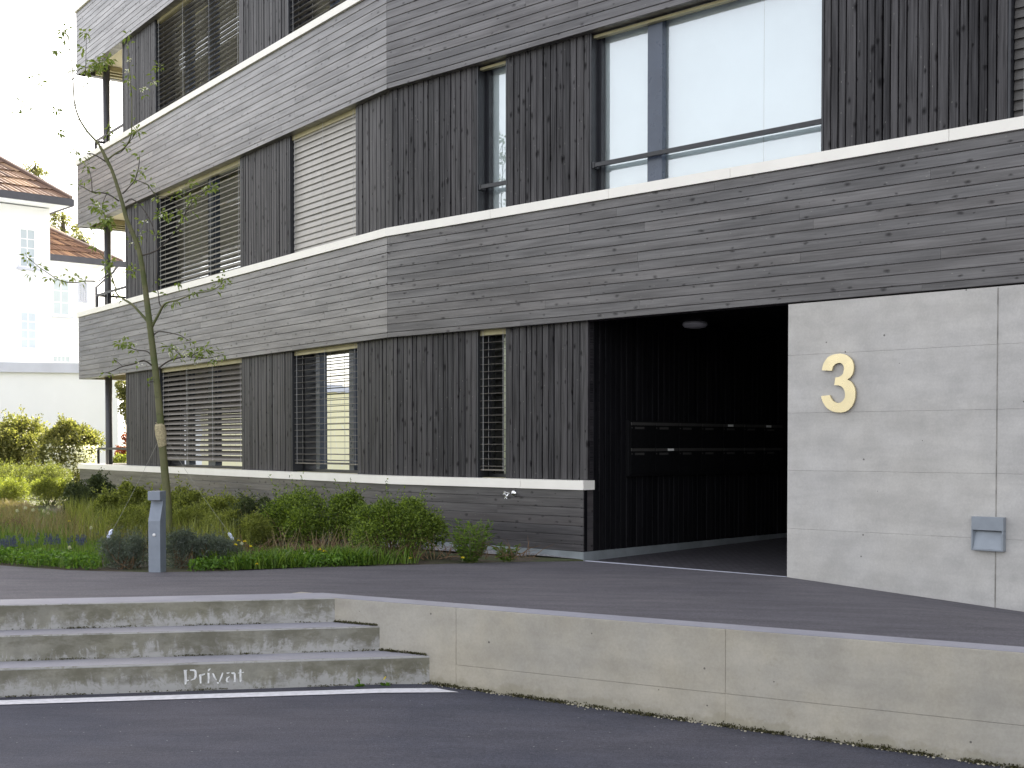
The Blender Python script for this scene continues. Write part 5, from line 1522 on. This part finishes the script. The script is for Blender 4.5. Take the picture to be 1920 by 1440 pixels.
# moss and crumbs along the foot of the retaining wall
rt = np.random.default_rng(8)
P = []
for k in range(5200):
    t = rt.uniform(0.42, 4.6); 
    if np.sin(t * 9) + np.sin(t * 23.0) + rt.normal() * 0.9 < -0.5: continue
    q = FW.P(t, -abs(rt.normal()) * 0.016, 0)
    P.append((q.x, q.y, road_z(q.x) + abs(rt.normal()) * 0.008))
for zst, a_, b_ in ((Z1, s1a, s2a), (Z2, s2a, r3a)):       # grime in the joint between treads and wall
    pa = a_ + sdir * k_wall(a_); pb = b_ + sdir * k_wall(b_)
    for k in range(420):
        q = pa.lerp(pb, rt.uniform(0.05, 1.0)) - wnorm * abs(rt.normal()) * 0.008
        P.append((q.x, q.y, zst + 0.002 + abs(rt.normal()) * 0.004))
for (a_, zf) in ((s1a, 0.0), (s2a, Z1), (r3a, Z2)):
    for k in range(1300):
        kk = rt.uniform(-2.0, k_wall(a_))
        if np.sin(kk * 7 + zf * 30) + np.sin(kk * 17.0) + rt.normal() * 0.8 < 0.3: continue
        q = a_ + sdir * kk - snorm * abs(rt.normal()) * 0.006
        P.append((q.x, q.y, zf + 0.001 + abs(rt.normal()) * 0.003))
P = np.array(P)
gm = leafmat('moss_tufts', (0.035, 0.032, 0.012), (0.09, 0.085, 0.03), 0.1)
tag(leaf_mesh('moss', P, rdirs(rt, len(P), 0.8), 0.014, 0.009, gm, None, off=(0.5, 7.6, 0)), 'dark moss and grime along the foot of the retaining wall and the step joints', 'moss', kind='stuff')
mb = MB()
for k in range(260):
    t = rt.uniform(0.5, 4.6); q = FW.P(t, -abs(rt.normal()) * 0.02 - 0.004, 0); s = rt.uniform(0.003, 0.009)
    zc = road_z(q.x) + s * 0.5
    mb.lathe((q.x, q.y, zc - s * 0.5), [(s * 0.6, 0), (s, s * 0.4), (s * 0.5, s * 0.9)], 6)
crumb = simple('stone_crumbs', (0.40, 0.37, 0.28), 0.9, 0, 0.3, 60)
tag(obj('stone_crumbs', mb, crumb), 'pale stone crumbs lying in the moss by the retaining wall', 'stones', kind='stuff')

# ------------------------------------------------------------------ neighbouring houses
def nframe(px, Y, deg=42):
    p = hitY(px, 835, Y)
    a = rad(deg)
    return Frame((p.x, p.y), (math.cos(a), math.sin(a)), (-math.sin(a), math.cos(a)))   # t to the right and away, e away from viewer

def tiles(mb, P0, P1, Q0, Q1, nrow, ncol):
    """curved clay tiles between eave edge P0-P1 and upper edge Q0-Q1"""
    P0, P1, Q0, Q1 = map(Vector, (P0, P1, Q0, Q1))
    nrm = (P1 - P0).cross(Q0 - P0).normalized()
    if nrm.z < 0: nrm = -nrm
    for r in range(nrow):
        a0, a1 = P0.lerp(Q0, r / nrow), P1.lerp(Q1, r / nrow)
        b0, b1 = P0.lerp(Q0, (r + 1.12) / nrow), P1.lerp(Q1, (r + 1.12) / nrow)
        wrow = (a1 - a0).length; n = max(1, int(ncol * wrow / (P1 - P0).length))
        for k in range(n):
            f0, f1 = k / n, (k + 1) / n
            pts = []
            for q in range(5):
                f = f0 + (f1 - f0) * q / 4
                hgt = 0.05 * math.sin(math.pi * q / 4)
                pts.append((a0.lerp(a1, f) + nrm * (hgt + 0.045), b0.lerp(b1, f) + nrm * hgt))
            for q in range(4):
                b_ = len(mb.v)
                if q == 0:
                    mb.v.extend([tuple(pts[0][0]), tuple(pts[0][1])])
                    b_ = len(mb.v)
                mb.v.extend([tuple(pts[q + 1][0]), tuple(pts[q + 1][1])])
                mb.f.append([b_ - 2, b_, b_ + 1, b_ - 1]); mb.mi.append(0); mb.uv.extend([(0, 0)] * 4)

def nwindow(parent, fr, t0, t1, z0, z1, cols=2, rows=4):
    mb = MB()
    e = -0.001
    s = 0.07
    mb.fbox(fr, t0 - s, t0, -0.03, 0.02, z0 - s, z1 + s); mb.fbox(fr, t1, t1 + s, -0.03, 0.02, z0 - s, z1 + s)
    mb.fbox(fr, t0, t1, -0.03, 0.02, z1, z1 + s); mb.fbox(fr, t0, t1, -0.03, 0.02, z0 - s, z0)
    w_ = obj('window', mb, M['white_wall'], parent)
    mb = MB()
    for k in range(1, cols):
        x = t0 + (t1 - t0) * k / cols; mb.fbox(fr, x - 0.02, x + 0.02, -0.012, 0.0, z0, z1)
    for k in range(1, rows):
        y = z0 + (z1 - z0) * k / rows; mb.fbox(fr, t0, t1, -0.0125, -0.0005, y - 0.018, y + 0.018)
    obj('glazing_bar', mb, M['white_wall'], w_)
    mb = MB(); mb.poly([fr.P(t0, -0.004, z0), fr.P(t1, -0.004, z0), fr.P(t1, -0.004, z1), fr.P(t0, -0.004, z1)])
    obj('pane', mb, M['pale_glass'], w_)
    mb = MB(); mb.fbox(fr, t0 - 0.15, t1 + 0.15, -0.12, -0.031, z0 - s - 0.07, z0 - s)
    obj('sill', mb, M['pale_metal'], w_)
g = NT('far_window_glass')
M['pale_glass'] = g.principled((0.44, 0.50, 0.55), 0.1, None, **{'Specular IOR Level': 0.9})

HY = 46.0
F1 = nframe(97, HY)
h1 = thing('white_house', 'tall white rendered house with hipped brown tile roof at the left edge', 'house', F1.P(0, 0, 0.3))
ze = hitY(110, 392, HY).z
mb = MB()
mb.fbox(F1, -16, 0, 0, 10, 0.2, ze)
obj('wall', mb, M['white_wall'], h1)
# eave corner
def F1z(px, py, e=-0.9): return F1.hit(px, py, e)
tc, zc = F1z(135, 374)
zc = F1z(20, 356)[1]
ov = -0.9
tE = F1.hit(133, 374, ov)[0]
mb = MB()
mb.fbox(F1, -17, tE, ov, 10.9, zc - 0.28, zc - 0.14)
obj('soffit', mb, M['white_wall'], h1)
mb = MB()
mb.fbox(F1, -17.05, tE + 0.08, ov - 0.1, ov - 0.005, zc - 0.30, zc - 0.05)
mb.fbox(F1, tE + 0.005, tE + 0.1, ov, 10.9, zc - 0.30, zc - 0.05)
obj('gutter', mb, M['gutter'], h1)
rise = 4.7
w_half = 5.9
A = F1.P(tE, ov, zc - 0.1); B_ = F1.P(-17, ov, zc - 0.1); R1 = F1.P(tE - 6.3, ov + w_half, zc + rise); R2 = F1.P(-10, ov + w_half, zc + rise)
Bk = F1.P(tE, 10.9, zc - 0.1)
mb = MB(); tiles(mb, B_, A, R2, R1, 15, 80); tiles(mb, A, Bk, R1, R1 + Vector((0.01, 0, 0)), 15, 52)
mb.tube([A + Vector((0, 0, 0.08)), R1 + Vector((0, 0, 0.08))], [0.11, 0.11], 8)
mb.cur = 0
mb.poly([B_, A, R1, R2]); mb.poly([A, Bk, R1])
obj('roof', mb, M['tile'], h1, smooth=False)
for (x0, x1, y0, y1, c_, r_) in ((38, 64, 430, 500, 2, 4), (39, 66, 586, 652, 2, 4)):
    a, zt_ = F1.hit(x0, y0, 0); b, zb_ = F1.hit(x1, y1, 0)
    for dt in (0, -3.4, -6.8):
        nwindow(h1, F1, a + dt, b + dt, zb_, zt_, c_, r_)
# wing
F2 = nframe(97, 50.0)
h2 = thing('house_wing', 'lower white house wing with shutters and orange-brown tile roof behind the column', 'house', F2.P(3, 0, 0.3))
tw1 = F2.hit(178, 520, 0)[0]
zw = F2.hit(110, 484, -0.8)[1]
mb = MB(); mb.fbox(F2, -1.5, tw1, 0, 7, 0.2, zw); obj('wall', mb, M['white_wall'], h2)
tE2 = F2.hit(229, 492, -0.8)[0]
mb = MB(); mb.fbox(F2, -1.2, tE2, -0.8, 7.8, zw - 0.1, zw + 0.02); obj('soffit', mb, M['white_wall'], h2)
mb = MB(); mb.fbox(F2, -1.2, tE2 + 0.1, -0.9, -0.805, zw - 0.12, zw + 0.12); obj('gutter', mb, M['gutter'], h2)
A = F2.P(tE2, -0.8, zw + 0.05); B_ = F2.P(-1.5, -0.8, zw + 0.05); R1 = F2.P(tE2 - 5.6, 3.6, zw + 3.2); R2 = F2.P(-1.5, 3.6, zw + 3.2); Bk = F2.P(tE2, 7.8, zw + 0.05)
mb = MB(); tiles(mb, B_, A, R2, R1, 12, 50); tiles(mb, A, Bk, R1, R1 + Vector((0.01, 0, 0)), 12, 34)
mb.tube([A + Vector((0, 0, 0.06)), R1 + Vector((0, 0, 0.06))], [0.1, 0.1], 8)
mb.poly([B_, A, R1, R2]); mb.poly([A, Bk, R1])
obj('roof', mb, M['tile'], h2)
for (x0, x1, y0, y1, c_, r_) in ((100, 128, 522, 590, 2, 3), (100, 130, 668, 690, 4, 2)):
    a, zt_ = F2.hit(x0, y0, 0); b, zb_ = F2.hit(x1, y1, 0)
    nwindow(h2, F2, a, b, zb_, zt_, c_, r_)
a, zt_ = F2.hit(146, 530, 0); b, zb_ = F2.hit(163, 568, 0)
for k in (0, 1):
    mb = MB(); tm = (a + b) / 2
    ta, tb = (a, tm - 0.015) if k == 0 else (tm + 0.015, b)
    mb.fbox(F2, ta, ta + 0.05, -0.06, -0.01, zb_, zt_); mb.fbox(F2, tb - 0.05, tb, -0.06, -0.01, zb_, zt_)
    zz_ = zb_
    while zz_ < zt_ - 0.03:
        mb.fbox(F2, ta + 0.05, tb - 0.05, -0.05, -0.015, zz_, zz_ + 0.055); zz_ += 0.09
    obj('shutter', mb, M['pale_metal'], h2)
mb = MB()
pd = F2.P(tw1 + 0.02, -0.08, 0)
mb.tube([(pd.x, pd.y, 0.3), (pd.x, pd.y, zw - 0.9), tuple(F2.P(tw1 + 0.5, -0.6, zw - 0.3)), tuple(F2.P(tw1 + 0.55, -0.85, zw - 0.1))], [0.05] * 4, 8)
obj('downpipe', mb, M['gutter'], h2)

# white annex
F3 = nframe(222, 40.0, 14)
an_ = thing('white_annex', 'long low white annex wall with pale blue-grey roof edge', 'annex', F3.P(-4, 0, 0.3))
za = F3.hit(60, 690, 0)[1]; zb2 = F3.hit(60, 680, 0)[1]
mb = MB(); mb.fbox(F3, -9.0, 0, 0, 4.2, 0.2, za - 0.02)
obj('wall', mb, M['white_wall'], an_)
mb = MB(); mb.fbox(F3, -40, -9.001, 0, 4.2, 0.2, za - 0.02)  # unseen stretch, added in cream to warm the reflection in the ground-floor window
obj('added_reflection_wall', mb, M['added_reflection_wall'], an_)
mb = MB()
x = -40.0
while x < -0.2:
    mb.fbox(F3, x, x + 0.008, -0.004, -0.0005, 0.3, za - 0.16); x += 0.4
obj('wall_seam', mb, M['white_wall'], an_)
mb = MB(); mb.fbox(F3, -40.1, 0.1, -0.14, 4.3, za - 0.14, zb2); obj('roof_edge', mb, M['pale_metal'], an_)

# far trees behind the houses
def far_tree(px, pytop, Y, rpx, n, lab, seed):
    rg = np.random.default_rng(seed)
    top = hitY(px, pytop, Y); R_ = rpx * Y / F
    root = thing('far_tree', lab, 'tree', (top.x, Y, 0.3), 'trees behind the houses')
    c0 = Vector((top.x, Y, top.z - R_ * 1.3))
    mb = MB(); mb.tube([(top.x + 0.3, Y, 0.2), (top.x, Y, c0.z - R_ * 0.5), tuple(c0 + Vector((0, 0, R_)))], [0.22, 0.14, 0.03], 8)
    for k in range(9):
        d = rdirs(rg, 1, 0.7)[0]; q = Vector(d) * R_ * 0.9
        s_ = Vector((top.x, Y, c0.z - R_ * 0.6 + k * 0.1))
        mb.tube([s_, s_.lerp(c0 + q, 0.5) + Vector((0, 0, -0.1)), c0 + q], [0.05, 0.03, 0.01], 5)
    obj('trunk', mb, M['twig'], root)
    P = []; 
    for k in range(26):
        d = rdirs(rg, 1, 0.1)[0] * R_ * rg.uniform(0.45, 1.05) * np.array([1, 1, 1.25])
        m = n // 26
        P.append(np.array(c0) + d + rg.normal(size=(m, 3)) * R_ * 0.13)
    P = np.concatenate(P)
    leaf_mesh('crown', P, rdirs(rg, len(P), 0.0), 0.14, 0.07, M['hedge'], root)
far_tree(66, 298, 62, 24, 800, 'sparse tree top showing above the tall white house roof', 1)
far_tree(118, 388, 64, 27, 1100, 'sparse tree between the tall house and its lower wing', 2)
far_tree(152, 425, 66, 26, 800, 'sparse tree showing above the lower wing roof', 3)
